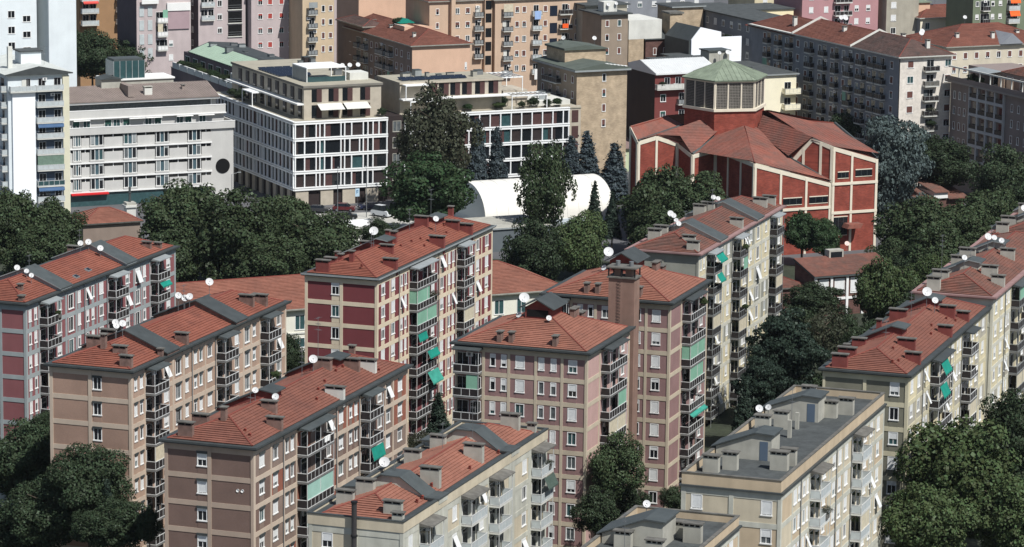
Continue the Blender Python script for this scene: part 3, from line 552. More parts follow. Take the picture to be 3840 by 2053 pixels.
fl.part('head_core', MB().box(.5, 1.7, .6, 1.4, 32.4, 33.5, m_flue).box(.5, 1.7, 2.1, 2.9, 32.4, 33.5, m_flue)); fl.part('head_cap', MB().box(-.25, 2.45, -.3, 3.8, 33.5, 33.66, conc_d))
for y in (.8, 2.6): fl.part('flue_pipe', MB().tube((1.1, y, 33.66), (1.1, y, 34.3), .3, .3, metal, 10))
for i in range(24): z = 22+i*.42; obj('ladder_rung', cached(('rung',), lambda: MB().box(-.14, -.1, -.22, .22, 0, .05, blackm).box(-.12, .01, -.22, -.18, 0, .05, blackm).box(-.12, .01, .18, .22, 0, .05, blackm).mesh('rung')), fl.e, (0, 2.1, z))
# B7 grey green block
T7 = [(.35, 3.5, [(1.2, .75), (2.75, .75)]), (3.75, 8.1, []), (8.3, 9.9, [(9.1, .9)]), (10.4, 13.2, [(11.8, 1.5, 2.0)], None, STW), (13.7, 17.6, [(15.6, 1.1)]), (17.8, 22.2, []), (22.4, 26, [(24.2, .8), (25.3, .8)]), (26.3, 29.8, [(28, 1.1)]), (30.3, 33.8, [(32, 1.5, 2.0)], None, STW), (34.3, 38.3, [(36.5, .9)]), (38.5, 42.6, []), (42.8, 45.6, [(44.2, 1.1)])]
T7P = [(-.075, .35), (3.5, 3.75), (8.1, 8.3), (9.9, 10.4), (13.2, 13.7), (17.6, 17.8), (22.2, 22.4), (26, 26.3), (29.8, 30.3), (33.8, 34.3), (38.3, 38.5), (42.6, 42.8), (45.6, 46)]
st = dict(frame=m_pale, panels=[m_yell, m_yell, m_sage], sp=m_yell, win=dict(fm=white, flap=.08))
B7 = slabblock('apartment_block', 'pale grey green block with two teal awnings and weathered red roof edge, below the church', 26.7, 496.0, 26.0, T7, T7P, [(.3, 5.2, []), (5.5, 10.2, [])], [(0, .3), (5.2, 5.5), (10.2, 10.5)], st, dict(frame=m_sage, panels=[m_sage], win=WG), 9, 3, 71, tile_w, m_sage, .5, m_rosegutter)
cols_balc(B7, B7.F, 3.8, 8.0, 26.0, 9, b_grey, {0: dict(awn=(.1, .95, teal, 1.0, .9)), 1: dict(awn=(.3, .95, teal, 1.0, .7))}, canm=sheet_l)
cols_balc(B7, B7.F, 17.9, 22.1, 26.0, 9, b_grey, {1: dict(blind=(.5, .98, teal2, False))}, canm=sheet_l)
cols_balc(B7, B7.F, 38.6, 42.5, 26.0, 9, b_grey, {}, canm=sheet_l)
for a in (9.9, 30.0): stair_strip(B7, a, a+3.6, 26.0, 10.5, sheet, m_pale, 'R', lip=sheet_l)
gear(B7, 26.0, [(5.8, 8.4, 1.9, .7, 1.4), (9.0, 8.4, 2.0, .7, 1.4), (3.8, 2.6, 1.9, .6, 1.0), (1.2, 1.2, 1.8, .6, 1.2), (23.0, .9, 2.0, .6, 1.3), (28.8, 8.4, 1.8, .6, 1.5), (29.4, 7.2, 2.0, .6, 1.4), (40.5, 2.1, 2.2, .6, 1.2), (44, 1.6, 2.0, .6, 1.2)], [(29.4, 6.4, .5, 1.8), (29.5, 5.7, .45, 1.4), (9.6, 7.2, .62, 2.6), (9.2, 6.6, .5, 2.2), (9.2, 6.2, .42, 1.4), (8.8, 5.7, .5, .8)], conc)
# B8 olive grey block on the right, then the row beyond it
st = dict(frame=m_olivef, panels=[m_gb, m_gb, m_yell], sp=None, win=dict(fm=white, flap=.12))
G8 = [(.3, 5.1, [(1.6, 1.15)]), (5.5, 10.2, [])]; G8P = [(0, .3), (5.1, 5.5), (10.2, 10.5)]
B8 = slabblock('apartment_block', 'olive grey slab block with red roof boxes and two teal awnings on the right', 47.7, 413.4, 26.3, T1, T1P, G8, G8P, st, dict(frame=m_olivef, panels=[m_olive], sp=m_olive, win=dict(fm=white)), 8, 8, 81, tile_b, m_olivef, .5)
cols_balc(B8, B8.F, 12.0, 19.8, 26.3, 8, b_dark, {0: dict(awn=(.02, .5, teal, 1.4, .7)), 1: dict(awn=(.02, .5, teal, 1.3, .6)), 4: dict(blind=(.5, .8, teal2, False))}, canm=sheet_d)
cols_balc(B8, B8.F, 30.9, 35.1, 26.3, 8, b_dark, {}, canm=sheet_d)
for a in (14.4, 34.6): stair_strip(B8, a, a+3.2, 26.3, 10.5, sheet, m_redch, 'L', lip=sheet)
gear(B8, 26.3, [(.7, 8.6, 1.9, .6, 1.1), (3.8, 8.5, 2.2, .6, 1.3), (11.5, 8.9, 1.7, .6, 1.1), (28.7, 8.0, 2.2, .6, 1.4), (11.0, 2.8, 2.2, .6, 1.2), (6.4, .9, 1.9, .6, 1.2), (33.3, 2.6, 2.0, .6, 1.4), (35.0, .9, 1.6, .6, 1.1), (24.4, .9, 1.8, .6, 1.2), (8.0, 9.6, .6, .6, 1.2), (25, 9.6, .6, .6, 1.2)], [(33.0, 5.3, .8, 2.0), (32.0, 4.0, .55, 1.6)], m_redch)
vents(B8, 26.3, 8, 9)
st = dict(frame=m_pale, panels=[m_yell, m_yell, m_gb], sp=None, win=dict(fm=white, flap=.08))
def rowblock(label, v0, z, seed, strips, nf, T=T1, TP=T1P, dv=0.0, dg=0.0, length=46.0):
    ox, oy = 47.7+.33*v0+.944*dg, 413.4+.944*v0-.33*dg
    B = slabblock('apartment_block', label, ox, oy, z, T, TP, [(.3, 5.1, []), (5.5, 10.2, [])], [(0, .3), (5.1, 5.5), (10.2, 10.5)], st, dict(frame=m_pale, panels=[m_pale], win=WG), nf, 1, seed, tile_w, m_pale, .5, m_rosegutter)
    for a in strips: stair_strip(B, a, a+3.2, z, 10.5, sheet, conc, 'L', lip=sheet_l)
    return B
B9 = rowblock('pale block with pink metal gutter and grey stair boxes, beyond the olive block', 46.6, 27.6, 91, (10, 26), 6, dg=.6)
cols_balc(B9, B9.F, 12.0, 19.8, 27.6, 6, b_grey, {0: dict(blind=(.0, .9, teal2, False))}, canm=sheet); cols_balc(B9, B9.F, 30.9, 35.1, 27.6, 6, b_grey, {}, canm=sheet)
gear(B9, 27.6, [(.8, 8.2, 1.8, .6, 1.2), (5.0, 8.2, 2.2, .6, 1.4), (9.5, 2.5, 2.2, .6, 1.6), (7.5, .9, 1.8, .6, 1.3), (18, 8.6, 2.0, .6, 1.3), (22, 8.2, 2.2, .6, 1.6), (24, 3, 2.0, .6, 1.3)], [(9.4, 6.0, .5, 1.6), (24.8, 6.0, .65, 2.0), (25.2, 5.2, .5, 1.6), (25.4, 4.2, .5, 1.6)], conc)
antenna(B9, 2.5, 7.6, 29.8, 5.5)
B10 = rowblock('pale block with orange patched tiles, farthest of the row at right edge', 93.5, 27.2, 95, (8, 24), 3)
gear(B10, 27.2, [(2, 8.2, 1.8, .6, 1.3), (7, 8.3, 2.2, .6, 1.5), (12, 3, 2.0, .6, 1.4), (20, 8.4, 2, .6, 1.4), (22, 3, 2, .6, 1.4), (6, 1.2, 2, .6, 1.2)], [(6.5, 6, .65, 2.0), (6.9, 4.8, .5, 1.6)], conc)
# B11 ochre block with flat roof
def parapet(B, z, h, t, m, capm, x0=0, x1=None, y0=0, y1=None):
    x1 = x1 or B.L; y1 = y1 or B.W
    o = B.part('parapet', MB().box(x0, x1, y0, y0+t, z, z+h, m).box(x0, x0+t, y0+t, y1, z, z+h, m).box(x0+t, x1, y1-t, y1, z, z+h, m).box(x1-t, x1, y0+t, y1-t, z, z+h, m))
    obj('coping', MB().box(x0-.08, x1+.08, y0-.08, y0+t+.05, z+h, z+h+.09, capm).box(x0-.08, x0+t+.05, y0+t+.05, y1+.08, z+h, z+h+.085, capm).box(x0+t+.05, x1+.08, y1-t-.05, y1+.08, z+h, z+h+.088, capm).box(x1-t-.05, x1+.08, y0+t+.05, y1-t-.05, z+h, z+h+.086, capm).mesh('coping'), o)
    return o
T11 = [(.4, 4.55, []), (4.85, 8.15, [(5.9, 1.2), (7.5, .8)]), (8.45, 11.75, [(9.6, 1.0), (11.0, .75)]), (11.95, 16.4, []), (16.6, 19.9, [(18.2, 1.2)]), (20.1, 23.6, [(22.6, 1.3)]), (23.9, 26.6, [(25.2, 1.3)]), (26.9, 30.5, [(28.2, 1.3)]), (30.8, 35.2, []), (35.4, 38.7, [(37, 1.2)]), (38.9, 41.2, [(40, 1.2)]), (41.5, 45.6, [(43.2, 1.3)])]
st = dict(frame=m_lich, panels=[m_ochre, m_straw, m_straw], sp=None, win=dict(fm=white, flap=.10), frieze=m_lich)
G11 = [(.3, 5.1, [(1.5, 1.2)]), (5.6, 10.3, [(9.1, 1.2)])]; G11P = [(0, .3), (5.1, 5.6), (10.3, 10.8)]
B11 = slabblock('apartment_block', 'ochre panelled block with grey flat roof full of box chimneys, bottom right', 28.3, 356.6, 25.8, T11, T1P, G11, G11P, st, dict(frame=m_lich, panels=[m_ochre, m_straw], sp=None, win=dict(fm=white)), 5, 4, 111, None, m_lich, width=10.8)
B11.part('cornice', MB().box(-.3, 46.2, -.3, 11.0, 25.8, 26.0, sheet_d)); B11.part('roof', MB().box(.2, 45.8, .2, 10.6, 26.0, 26.4, gravel))
parapet(B11, 26.0, 1.25, .25, m_ochre, conc_d, 0, 46, 0, 10.8)
cols_balc(B11, B11.F, 12.0, 16.4, 25.8, 5, b_white, {}, canm=conc_d); cols_balc(B11, B11.F, 30.9, 35.1, 25.8, 5, b_white, {}, canm=conc_d)
def boxch(B, x, y, z, wy, lx, h, m=None, n=3): return chimney(B, x, y, z+.0, wy, lx, h, m or conc, conc_d, n=n)
for (x, y, wy, lx, h) in ((4.6, 8.9, 1.7, .8, 1.9), (6.4, 7.3, 1.6, .8, 2.0), (8.2, 2.4, 1.9, .9, 2.1), (25.2, 8.9, 1.7, .8, 1.9), (27.2, 7.3, 1.6, .8, 2.1), (34.8, 3.6, 1.6, .8, 2.0), (37, 2.3, 1.7, .8, 2.0), (10.6, 2.0, 1.6, .8, 1.9), (42, 8, 1.6, .8, 1.9)): boxch(B11, x, y, 26.4, wy, lx, h)
for (x, y, h) in ((27.6, 5.6, 1.9), (23.2, 5.3, 2.0)): B11.part('thin_flue', MB().box(x-.2, x+.2, y-.2, y+.2, 26.4, 26.4+h, conc))
for x in (11.5, 31.6):
    bx = MB().prism([(4.2, 26.4), (4.2, 29.2), (6.0, 29.3), (10.4, 27.6), (10.4, 26.4)], 'x', x, x+3.4, conc); o = B11.part('stair_box', bx)
    obj('sheet_cover', MB().prism([(3.9, 29.22), (6.0, 29.35), (10.9, 27.5), (10.9, 27.62), (6.0, 29.5), (3.9, 29.36)], 'x', x-.25, x+3.65, sheet).mesh('sheet_cover'), o)
    obj('door', MB().box(x-.04, x+.01, 4.6, 5.5, 26.42, 28.5, mat('blue_grey_door', (84, 100, 118), .6, .05)).mesh('door'), o)
for d in ((27.5, 10.0, .55, 172), (28.5, 9.2, .45, 200)): dish(B11, d[0], d[1], 28.4, d[2], d[3], mast=2)
# B12 beige block with parapet and humped fire walls
T12 = [(.4, 4.4, [(2.2, 1.1)]), (4.6, 8.9, []), (9.1, 11.2, []), (13.2, 16.8, [(15.4, 1.3)]), (17.2, 22.6, []), (22.8, 25.9, [(24, 1.2)]), (26.1, 30.8, []), (31, 32.8, []), (34.8, 39.5, [(38.2, 1.4)]), (40.4, 45.2, [])]
T12P = [(-.075, .4), (4.4, 4.6), (8.9, 9.1), (11.2, 13.2), (16.8, 17.2), (22.6, 22.8), (25.9, 26.1), (30.8, 31), (32.8, 34.8), (39.5, 40.4), (45.2, 46)]
st = dict(frame=m_lich, panels=[m_lich, m_straw], sp=None, win=dict(fm=white, flap=.15))
B12 = slabblock('apartment_block', 'beige block with parapet gutter and humped grey fire walls, bottom centre', -10.95, 352.1, 22.4, T12, T12P, [(.3, 5.05, [(9.0, .1)] if False else []), (5.4, 10.1, [(8.4, 1.2)])], [(0, .3), (5.05, 5.4), (10.1, 10.5)], st, dict(frame=m_lich, panels=[m_lich, m_straw], sp=None, win=dict(fm=white)), 4, 3, 121, None, m_lich)
B12.part('attic_band', MB().box(-.12, 46.1, -.12, 10.6, 22.4, 23.3, m_straw, sheet_d)); parapet(B12, 23.3, .25, .3, m_straw, sheet_d, -.12, 46.1, -.12, 10.62)
B12.roof, _ = hip_roof(B12, .5, 45.6, .3, 10.2, 23.0, .37, tile_c, seed=12)
for a, b in ((4.7, 8.8), (17.4, 22.4), (26.3, 30.6), (40.6, 44.8)): cols_balc(B12, B12.F, a, b, 22.4, 4, b_white, {1: dict(awn=(.2, 1, mat('striped_awning', (70, 84, 76), .8, .2, 4), 1.2, .6))} if a > 40 else {}, canm=conc_d)
for a in (10.0, 33.2): stair_strip(B12, a, a+3.0, 22.9, 10.5, sheet, m_lich, 'H')
gear(B12, 22.8, [(5.0, 8.4, 1.9, .6, 1.2), (8.2, 7.4, 2.0, .7, 1.4), (24.8, 8.4, 1.9, .6, 1.2), (32.2, 8.2, 1.8, .6, 1.2), (15.0, 2.6, 2.2, .7, 1.8), (28.0, 2.4, 2.2, .7, 1.6), (2.4, 2.0, 2.0, .6, 1.3), (1.0, .9, 1.2, .6, .9), (43, 3.4, 2.2, .7, 1.4), (44.8, 1.4, 1.0, .6, .8)], [(20.0, 9.9, .75, 1.2)], conc)
antenna(B12, 33.0, 4.4, 25.4, 3.8); vents(B12, 22.8, 7, 13)
B12.part('metal_flue', MB().tube((-.5, 5.2, 10), (-.5, 5.2, 25.2), .28, .28, mat('dark_flue', (60, 58, 58), .5, .2), 10).tube((-.5, 5.2, 25.2), (-.5, 5.2, 25.4), .36, .36, blackm, 10).tube((-.5, 5.2, 21.6), (-.5, 5.2, 21.8), .36, .36, blackm, 10))
# B13 flat roofed block at the bottom edge
B13 = slabblock('apartment_block', 'ochre flat roofed block cut by the bottom edge, between beige and ochre blocks', 9.2, 316.5, 26.2, T11, T1P, G11, G11P, dict(frame=m_lich, panels=[m_ochre, m_straw], sp=None, win=dict(fm=white)), dict(frame=m_lich, panels=[m_ochre], sp=None, win=dict(fm=white)), 2, 1, 131, None, m_lich, width=10.8)
B13.e.location = (7.8, 298.0, 0)
B13.part('cornice', MB().box(-.3, 46.2, -.3, 11.0, 26.2, 26.4, sheet_d)); B13.part('roof', MB().box(.2, 45.8, .2, 10.6, 26.4, 26.6, gravel)); parapet(B13, 26.4, .95, .25, m_ochre, conc_d, 0, 46, 0, 10.8)
for (x, y, wy, lx, h) in ((38.5, 4.2, 1.7, .8, 1.7), (37.2, 2.2, 1.8, .8, 2.0), (33, 8, 1.7, .8, 1.7), (41, 7, 1.4, .7, 1.2), (30.5, 4, 1.7, .8, 1.8)): boxch(B13, x, y, 26.6, wy, lx, h)
bx = MB().prism([(4.2, 26.6), (4.2, 29.2), (6.0, 29.3), (10.4, 27.6), (10.4, 26.6)], 'x', 33.6, 38.0, conc); o = B13.part('stair_box', bx)
obj('sheet_cover', MB().prism([(3.9, 29.22), (6.0, 29.35), (10.9, 27.5), (10.9, 27.62), (6.0, 29.5), (3.9, 29.36)], 'x', 33.35, 38.25, sheet).mesh('sheet_cover'), o)
dish(B13, 42.5, 8.6, 28.6, .5, 172, mast=2)

# ---------------------------------------------------------------- the church
def sub(p, q, t): return tuple(p[i]+(q[i]-p[i])*t for i in range(3))
CH = Bld('church', 'red brick church with star shaped tile roof and green copper lantern', 68.0, 650.3, 65.3, 10, 10, 'church')
m_bone = mat('bone_concrete', (218, 208, 186), .85, .05, .6, streak=.08)
def ch_wall(p, q, zp, zq, nb=(), bands=(), peak=None, wins=(), band_ends=True):
    """brick wall from p to q (plan points) with sloping top, pale frame along edges; nb = positions of mullions"""
    P, Q = Vector((p[0], p[1], 0)), Vector((q[0], q[1], 0)); d = (Q-P); ln = d.length; d.normalize(); nrm = Vector((d.y, -d.x, 0))   # outward = right of travel
    me = MB()
    top = [(0, zp)] + ([peak] if peak else []) + [(ln, zq)]
    def W(a, z, o_=0): return P + d*a + nrm*o_ + Vector((0, 0, z))
    pts = [W(0, 0), W(ln, 0)] + [W(a, z) for a, z in reversed(top)]
    me.poly(pts, brick_red); me.poly([x-nrm*.3 for x in reversed(pts)], brick_red)
    ob = obj('wall', me.mesh('wall'), CH.e)
    def zt(a):
        for (a0, z0), (a1, z1) in zip(top, top[1:]):
            if a <= a1+1e-6: return z0+(z1-z0)*(a-a0)/max(1e-6, a1-a0)
        return zq
    def bar(a0, z0, a1, z1, w, o0, name, m_=None):
        mb = MB(); A, B_ = W(a0, z0), W(a1, z1); dd = (B_-A).normalized(); up = nrm.cross(dd)
        c = [A-up*w/2, B_-up*w/2, B_+up*w/2, A+up*w/2]; f = [x+nrm*o0 for x in c]
        mb.poly(f, m_ or m_bone)
        for i in range(4): mb.quad(c[i], c[(i+1) % 4], f[(i+1) % 4], f[i], m_ or m_bone)
        mb.f = [tuple(x) for x in mb.f]; obj(name, mb.mesh(name), ob)
    for (a0, z0), (a1, z1) in zip(top, top[1:]): bar(a0, z0-.4, a1, z1-.4, .75, .12, 'top_beam')
    for a in [.22, ln-.22]+list(nb): bar(a, 0, a, zt(a)-.2, .45, .16, 'mullion')
    for z in bands: bar(-.1, z, ln+.1, z, .5, .22, 'floor_beam')
    for (a, z, w, h) in wins:
        mb = MB(); A = W(a-w/2, z, .03); 
        mb.quad(W(a-w/2, z-h/2, .04), W(a+w/2, z-h/2, .04), W(a+w/2, z+h/2, .04), W(a-w/2, z+h/2, .04), glass); obj('window', mb.mesh('window'), ob)
        bar(a-w/2, z+h/2+.08, a+w/2, z+h/2+.08, .16, .1, 'lintel'); bar(a-w/2, z-h/2-.05, a+w/2, z-h/2-.05, .1, .08, 'sill')
        for t in (-.15, .2): bar(a+w*t, z-h/2, a+w*t, z+h/2, .07, .06, 'glazing_bar', sheet_d)
    return ob
# travel direction keeps the outside on the right hand
ch_wall((-9.6, 0), (0, 0), 19.9, 17.0, (4.1,), (12.8, 7.35), wins=((2.3, 14.4, 2.4, 1.1), (6.7, 14.6, 3.6, 1.2), (2.0, 4.8, 3.0, 3.4)))
ch_wall((0, 0), (0, 32.6), 17.0, 17.0, (), (), peak=(16.3, 21.6))
ch_wall((-15.0, 5.4), (-9.6, 0), 17.0, 19.9, (2.0, 5.3), (), peak=(3.6, 21.4))
ch_wall((-26, .2), (-9.7, .2), 17.6, 13.0, (5.6, 11.0), (8.5,), wins=((3.0, 9.9, 3.4, 1.1), (8.2, 10.0, 4.0, 1.2), (13.7, 10.0, 4.0, 1.2)))
ch_wall((-26, 15.3), (-26, .2), 18.3, 17.6, (5, 10), ())
ch_wall((-31, 15.3), (-26, 15.3), 17.3, 18.3, (), ())
ch_wall((-31, 21.3), (-31, 15.3), 18.7, 17.3, (), ())
ch_wall((-39.4, 21.3), (-31, 21.3), 19.4, 18.7, (3.9,), (), peak=(3.9, 20.3))
ch_wall((-39.7, 24.0), (-39.4, 21.3), 21.9, 19.4, (), ())
ch_wall((-27, 34), (-39.7, 24.0), 22, 21.9, (), ())
DC = Vector((-19.0, 25.5, 0))                         # centre of the lantern drum
s_ = 7.9
# local direction of the drum's front face: world azimuth 167, building x axis at azimuth 65.3
def loc_dir(az): t = R(90-az)-R(90-65.3); return Vector((math.cos(t), math.sin(t), 0))
hv = [DC+loc_dir(167+30+60*k)*s_ for k in range(6)]
rb = MB(); E1 = (-9.6, 0, 19.9); E2 = (0, 0, 17.0); RG = (0, 16.3, 21.6); c22 = lambda k, z: (hv[k % 6].x, hv[k % 6].y, z)
zc = 21.8
faces = [
 [E1, E2, RG, (-12.5, 20.5, 22.6), (-12.6, 2.6, 21.5)],
 [(-12.6, 2.6, 21.5), (-12.5, 20.5, 22.6), (-15.5, 19, 20.4), (-15.1, 5.5, 17.0)],
 [(-26, .1, 17.7), (-9.6, .1, 13.1), (-15.1, 5.5, 17.0), (-15.5, 19, 20.4), (-18.0, 19.5, 21.6)],
 [(-26, .1, 17.7), (-18.0, 19.5, 21.6), (-22.5, 20.6, 20.2), (-31, 15.3, 17.35), (-26, 15.3, 18.4)],
 [(-31, 15.3, 17.35), (-22.5, 20.6, 20.2), (-25.6, 23.4, 21.6), (-35.5, 21.2, 20.4), (-31, 21.2, 18.8)],
 [(-35.5, 21.2, 20.4), (-25.6, 23.4, 21.6), (-25.8, 29, 20.8), (-39.4, 21.2, 19.5)],
 [(-39.4, 21.2, 19.5), (-36.6, 23.4, 19.8), (-25.8, 29, 20.8), (-27, 34, 22.05), (-39.7, 24.0, 22.0)],
 [RG, (0, 32.6, 17.0), (-14, 46, 18), (-12.5, 28, 22.6), (-12.5, 20.5, 22.6)],
 [(-27, 34, 22.05), (-12.5, 28, 22.6), (-14, 46, 18), (-24, 44, 18)]]
tm = MB()
for i, f in enumerate(faces):
    rb.poly(f, tile_ch)
    if len(f) >= 4: pass
ro = CH.part('roof', rb)
# thin tile courses following each roof face
def fan_tiles(mb, f, m, course=.45):
    P = [Vector(p) for p in f]; n = sum(((P[i]-P[0]).cross(P[i+1]-P[0]) for i in range(1, len(P)-1)), Vector()); n.normalize()
    if n.z < 0: n = -n
    dn = Vector((n.x, n.y, 0)); 
    if dn.length < 1e-4: return
    dn.normalize(); s = (dn - n*dn.dot(n)).normalized(); t = n.cross(s)
    cen = P[0]; uv = [((p-cen).dot(s), (p-cen).dot(t)) for p in P]; u0 = min(a for a, b in uv); u1 = max(a for a, b in uv); k = max(2, int((u1-u0)/course))
    def cut(u):
        xs = []
        for (a, b), (c, d) in zip(uv, uv[1:]+uv[:1]):
            if (a-u)*(c-u) < 0: xs.append(b+(d-b)*(u-a)/(c-a))
        return (min(xs), max(xs)) if len(xs) >= 2 else None
    for i in range(k):
        ua, ub = u0+(u1-u0)*(i+.02)/k, u0+(u1-u0)*(i+.98)/k; A, B_ = cut(ua), cut(ub)
        if not A or not B_: continue
        q = lambda u, v, h: cen+s*u+t*v+n*h
        mb.quad(q(ua, A[0], .02), q(ub, B_[0], .06), q(ub, B_[1], .06), q(ua, A[1], .02), m); mb.quad(q(ub, B_[0], .06), q(ub, B_[0], 0), q(ub, B_[1], 0), q(ub, B_[1], .06), m)
for f in faces: fan_tiles(tm, f, tile_ch)
obj('tile_courses', tm.mesh('tile_courses'), ro, kind='stuff')
vm = MB()
def seam(p, q, r_, m): vm.tube(Vector(p)+Vector((0, 0, .06)), Vector(q)+Vector((0, 0, .06)), r_, r_, m, 5)
for p, q in (((-9.6, .1, 13.1), (-15.1, 5.5, 17.0)), ((-15.1, 5.5, 17), (-15.5, 19, 20.4)), ((-31, 15.3, 17.35), (-22.5, 20.6, 20.2)), ((-39.4, 21.2, 19.5), (-25.8, 29, 20.8)), (E2, RG)): seam(p, q, .28, sheet)
for p, q in (((-26, .1, 17.7), (-18, 19.5, 21.6)), ((-35.5, 21.2, 20.4), (-25.6, 23.4, 21.6)), (RG, (-12.5, 20.5, 22.6))): seam(p, q, .12, cap_m)
obj('valley_gutters', vm.mesh('valley_gutters'), ro)
def ring(mb, r_, z0, z1, m, r1=None):
    P = [DC+(h-DC)*r_ for h in hv]; Q = [DC+(h-DC)*(r1 or r_) for h in hv]
    for k in range(6):
        a, b, c, d = P[k], P[(k+1) % 6], Q[(k+1) % 6], Q[k]; mb.quad((a.x, a.y, z0), (b.x, b.y, z0), (c.x, c.y, z1), (d.x, d.y, z1), m)
    return mb
CH.part('drum', ring(MB(), 1, 15, 24.6, brick_red))
CH.part('drum_beam', ring(ring(ring(MB(), 1.05, 24.5, 25.0, m_bone), 1.0, 24.5, 24.5, m_bone, 1.05), 1.05, 25.0, 25.0, m_bone, .9))
lan = CH.part('lantern', ring(MB(), .96, 25.0, 30.0, dark)); grille = mat('grille_block', (122, 118, 110), .9, .15, 2)
for k in range(6):
    a, b = hv[k], hv[(k+1) % 6]; A = DC+(a-DC)*.985; B_ = DC+(b-DC)*.985; d = (B_-A).normalized(); n_ = ((A+B_)/2-DC).normalized(); ln = (B_-A).length
    for i in range(4):
        c = A+d*(ln*i/3); w = .2 if i in (0, 3) else .12; mb = MB()
        q = [c-d*w, c+d*w]; mb.quad(q[0]+n_*.1+Vector((0, 0, 25)), q[1]+n_*.1+Vector((0, 0, 25)), q[1]+n_*.1+Vector((0, 0, 30)), q[0]+n_*.1+Vector((0, 0, 30)), m_bone)
        for e in (0, 1): mb.quad(q[e]+n_*.1+Vector((0, 0, 25)), q[e]-n_*.2+Vector((0, 0, 25)), q[e]-n_*.2+Vector((0, 0, 30)), q[e]+n_*.1+Vector((0, 0, 30)), m_bone)
        obj('mullion', mb.mesh('mullion'), lan)
        if i < 3:                                    # pierced block grille: a lattice of bars
            gm = MB(); x0, x1 = ln*i/3+.2, ln*(i+1)/3-.2
            for z in np.arange(25.25, 29.9, .3): gm.quad(A+d*x0+n_*.03+Vector((0, 0, z)), A+d*x1+n_*.03+Vector((0, 0, z)), A+d*x1+n_*.03+Vector((0, 0, z+.15)), A+d*x0+n_*.03+Vector((0, 0, z+.1)), grille)
            for x in np.arange(x0, x1, .3): gm.quad(A+d*x+n_*.035+Vector((0, 0, 25.05)), A+d*(x+.1)+n_*.035+Vector((0, 0, 25.05)), A+d*(x+.1)+n_*.035+Vector((0, 0, 29.95)), A+d*x+n_*.035+Vector((0, 0, 29.95)), grille)
            obj('grille', gm.mesh('grille'), lan)
CH.part('lantern_cornice', ring(ring(ring(MB(), 1.01, 29.9, 30.2, m_bone), 1.06, 30.2, 30.45, green_cu), 1.01, 30.2, 30.2, green_cu, 1.06))
cr = MB(); ap = Vector((DC.x, DC.y, 33.6)); sm_ = MB()
for k in range(6):
    a, b = DC+(hv[k]-DC)*1.07, DC+(hv[(k+1) % 6]-DC)*1.07; a = Vector((a.x, a.y, 30.42)); b = Vector((b.x, b.y, 30.42)); cr.poly([a, b, ap], green_cu)
    sm_.tube(a, ap, .12, .08, green_cu, 5)
    for i in range(1, 9):
        p = a.lerp(b, i/9); t_ = 1-abs(i/9-.5)*2
        if t_ > .05: sm_.tube(p+Vector((0, 0, .03)), p.lerp((a+b)/2+(ap-(a+b)/2), 0).lerp(ap, 0)+((ap-(a+b)/2)*t_)+Vector((0, 0, .03)), .05, .05, green_cu, 4)
cro = CH.part('copper_roof', cr); obj('seams', sm_.mesh('seams'), cro)
CH.part('porch_roof', MB().prism([(-7.4, 4.6), (-4.6, 4.6), (-4.0, 5.4), (-7.0, 5.4)], 'y', -2.4, -.2, tile_ch))

# ---------------------------------------------------------------- generic background building
def wallwin(B, fac, aend, z0, z1, wm, wins, name='wall', a0=0, t=.25, **kw):
    """one facade wall with window openings; wins = (a, zc, w, h[, overrides])"""
    c = (a0+aend)/2; hs = []
    for w in wins: x = fac.sg*(w[0]-c); hs.append((x-w[2]/2, x+w[2]/2, w[1]-w[3]/2, w[1]+w[3]/2))
    o = fac.put(name, slab_holes(-(aend-a0)/2, (aend-a0)/2, z0, z1, hs, t, wm).mesh(name), c, 0)
    for w in wins:
        k = dict(kw)
        if len(w) > 4: k.update(w[4])
        window(fac, w[0], w[1], w[2], w[3], **k)
    return o
def grid_w(cols, zs, w, h, **kw): return [(a, z, w, h) for a in cols for z in zs]
def gen(name, label, ox, oy, Lx, Wy, z, wm, front=(), side=(), az=65.3, cat='apartment building', sm_=None, fkw=None, skw=None, core_m=None):
    B = Bld(name, label, ox, oy, az, Lx, Wy, cat); B.part('wall', MB().box(.26, Lx, .26, Wy, 0, z-.003, core_m or wm))
    B.F, B.S = Fac(B, 'F'), Fac(B, 'S')
    wallwin(B, B.F, Lx, 0, z, wm, front, **(fkw or {})); wallwin(B, B.S, Wy, 0, z, sm_ or wm, side, a0=.003, **(skw or {}))
    return B
def flat_roof(B, z, over=.3, m=None, th=.3, top=None): return B.part('roof', MB().box(-over, B.L+over, -over, B.W+over, z, z+th, m or sheet_d, top or gravel))
def tile_roof(B, z, m, slope=.38, over=.5, seed=0, gut=None, **kw):
    eave(B, z, over, gut or conc_d, .2); ro, rz = hip_roof(B, -over+.1, B.L+over-.1, -over+.1, B.W+over-.1, z+.22, slope, m, seed=seed, **kw); return rz
def simple_balc(fac, a0, a1, z, rl, pm, depth=1.1, fh=3.1, posts=False, doors=None, **kw): return balcony(fac, a0, a1, z, fh, dict(rail=rl, panel=pm, slab=offwhite), depth, posts=posts, doors=doors, **kw)

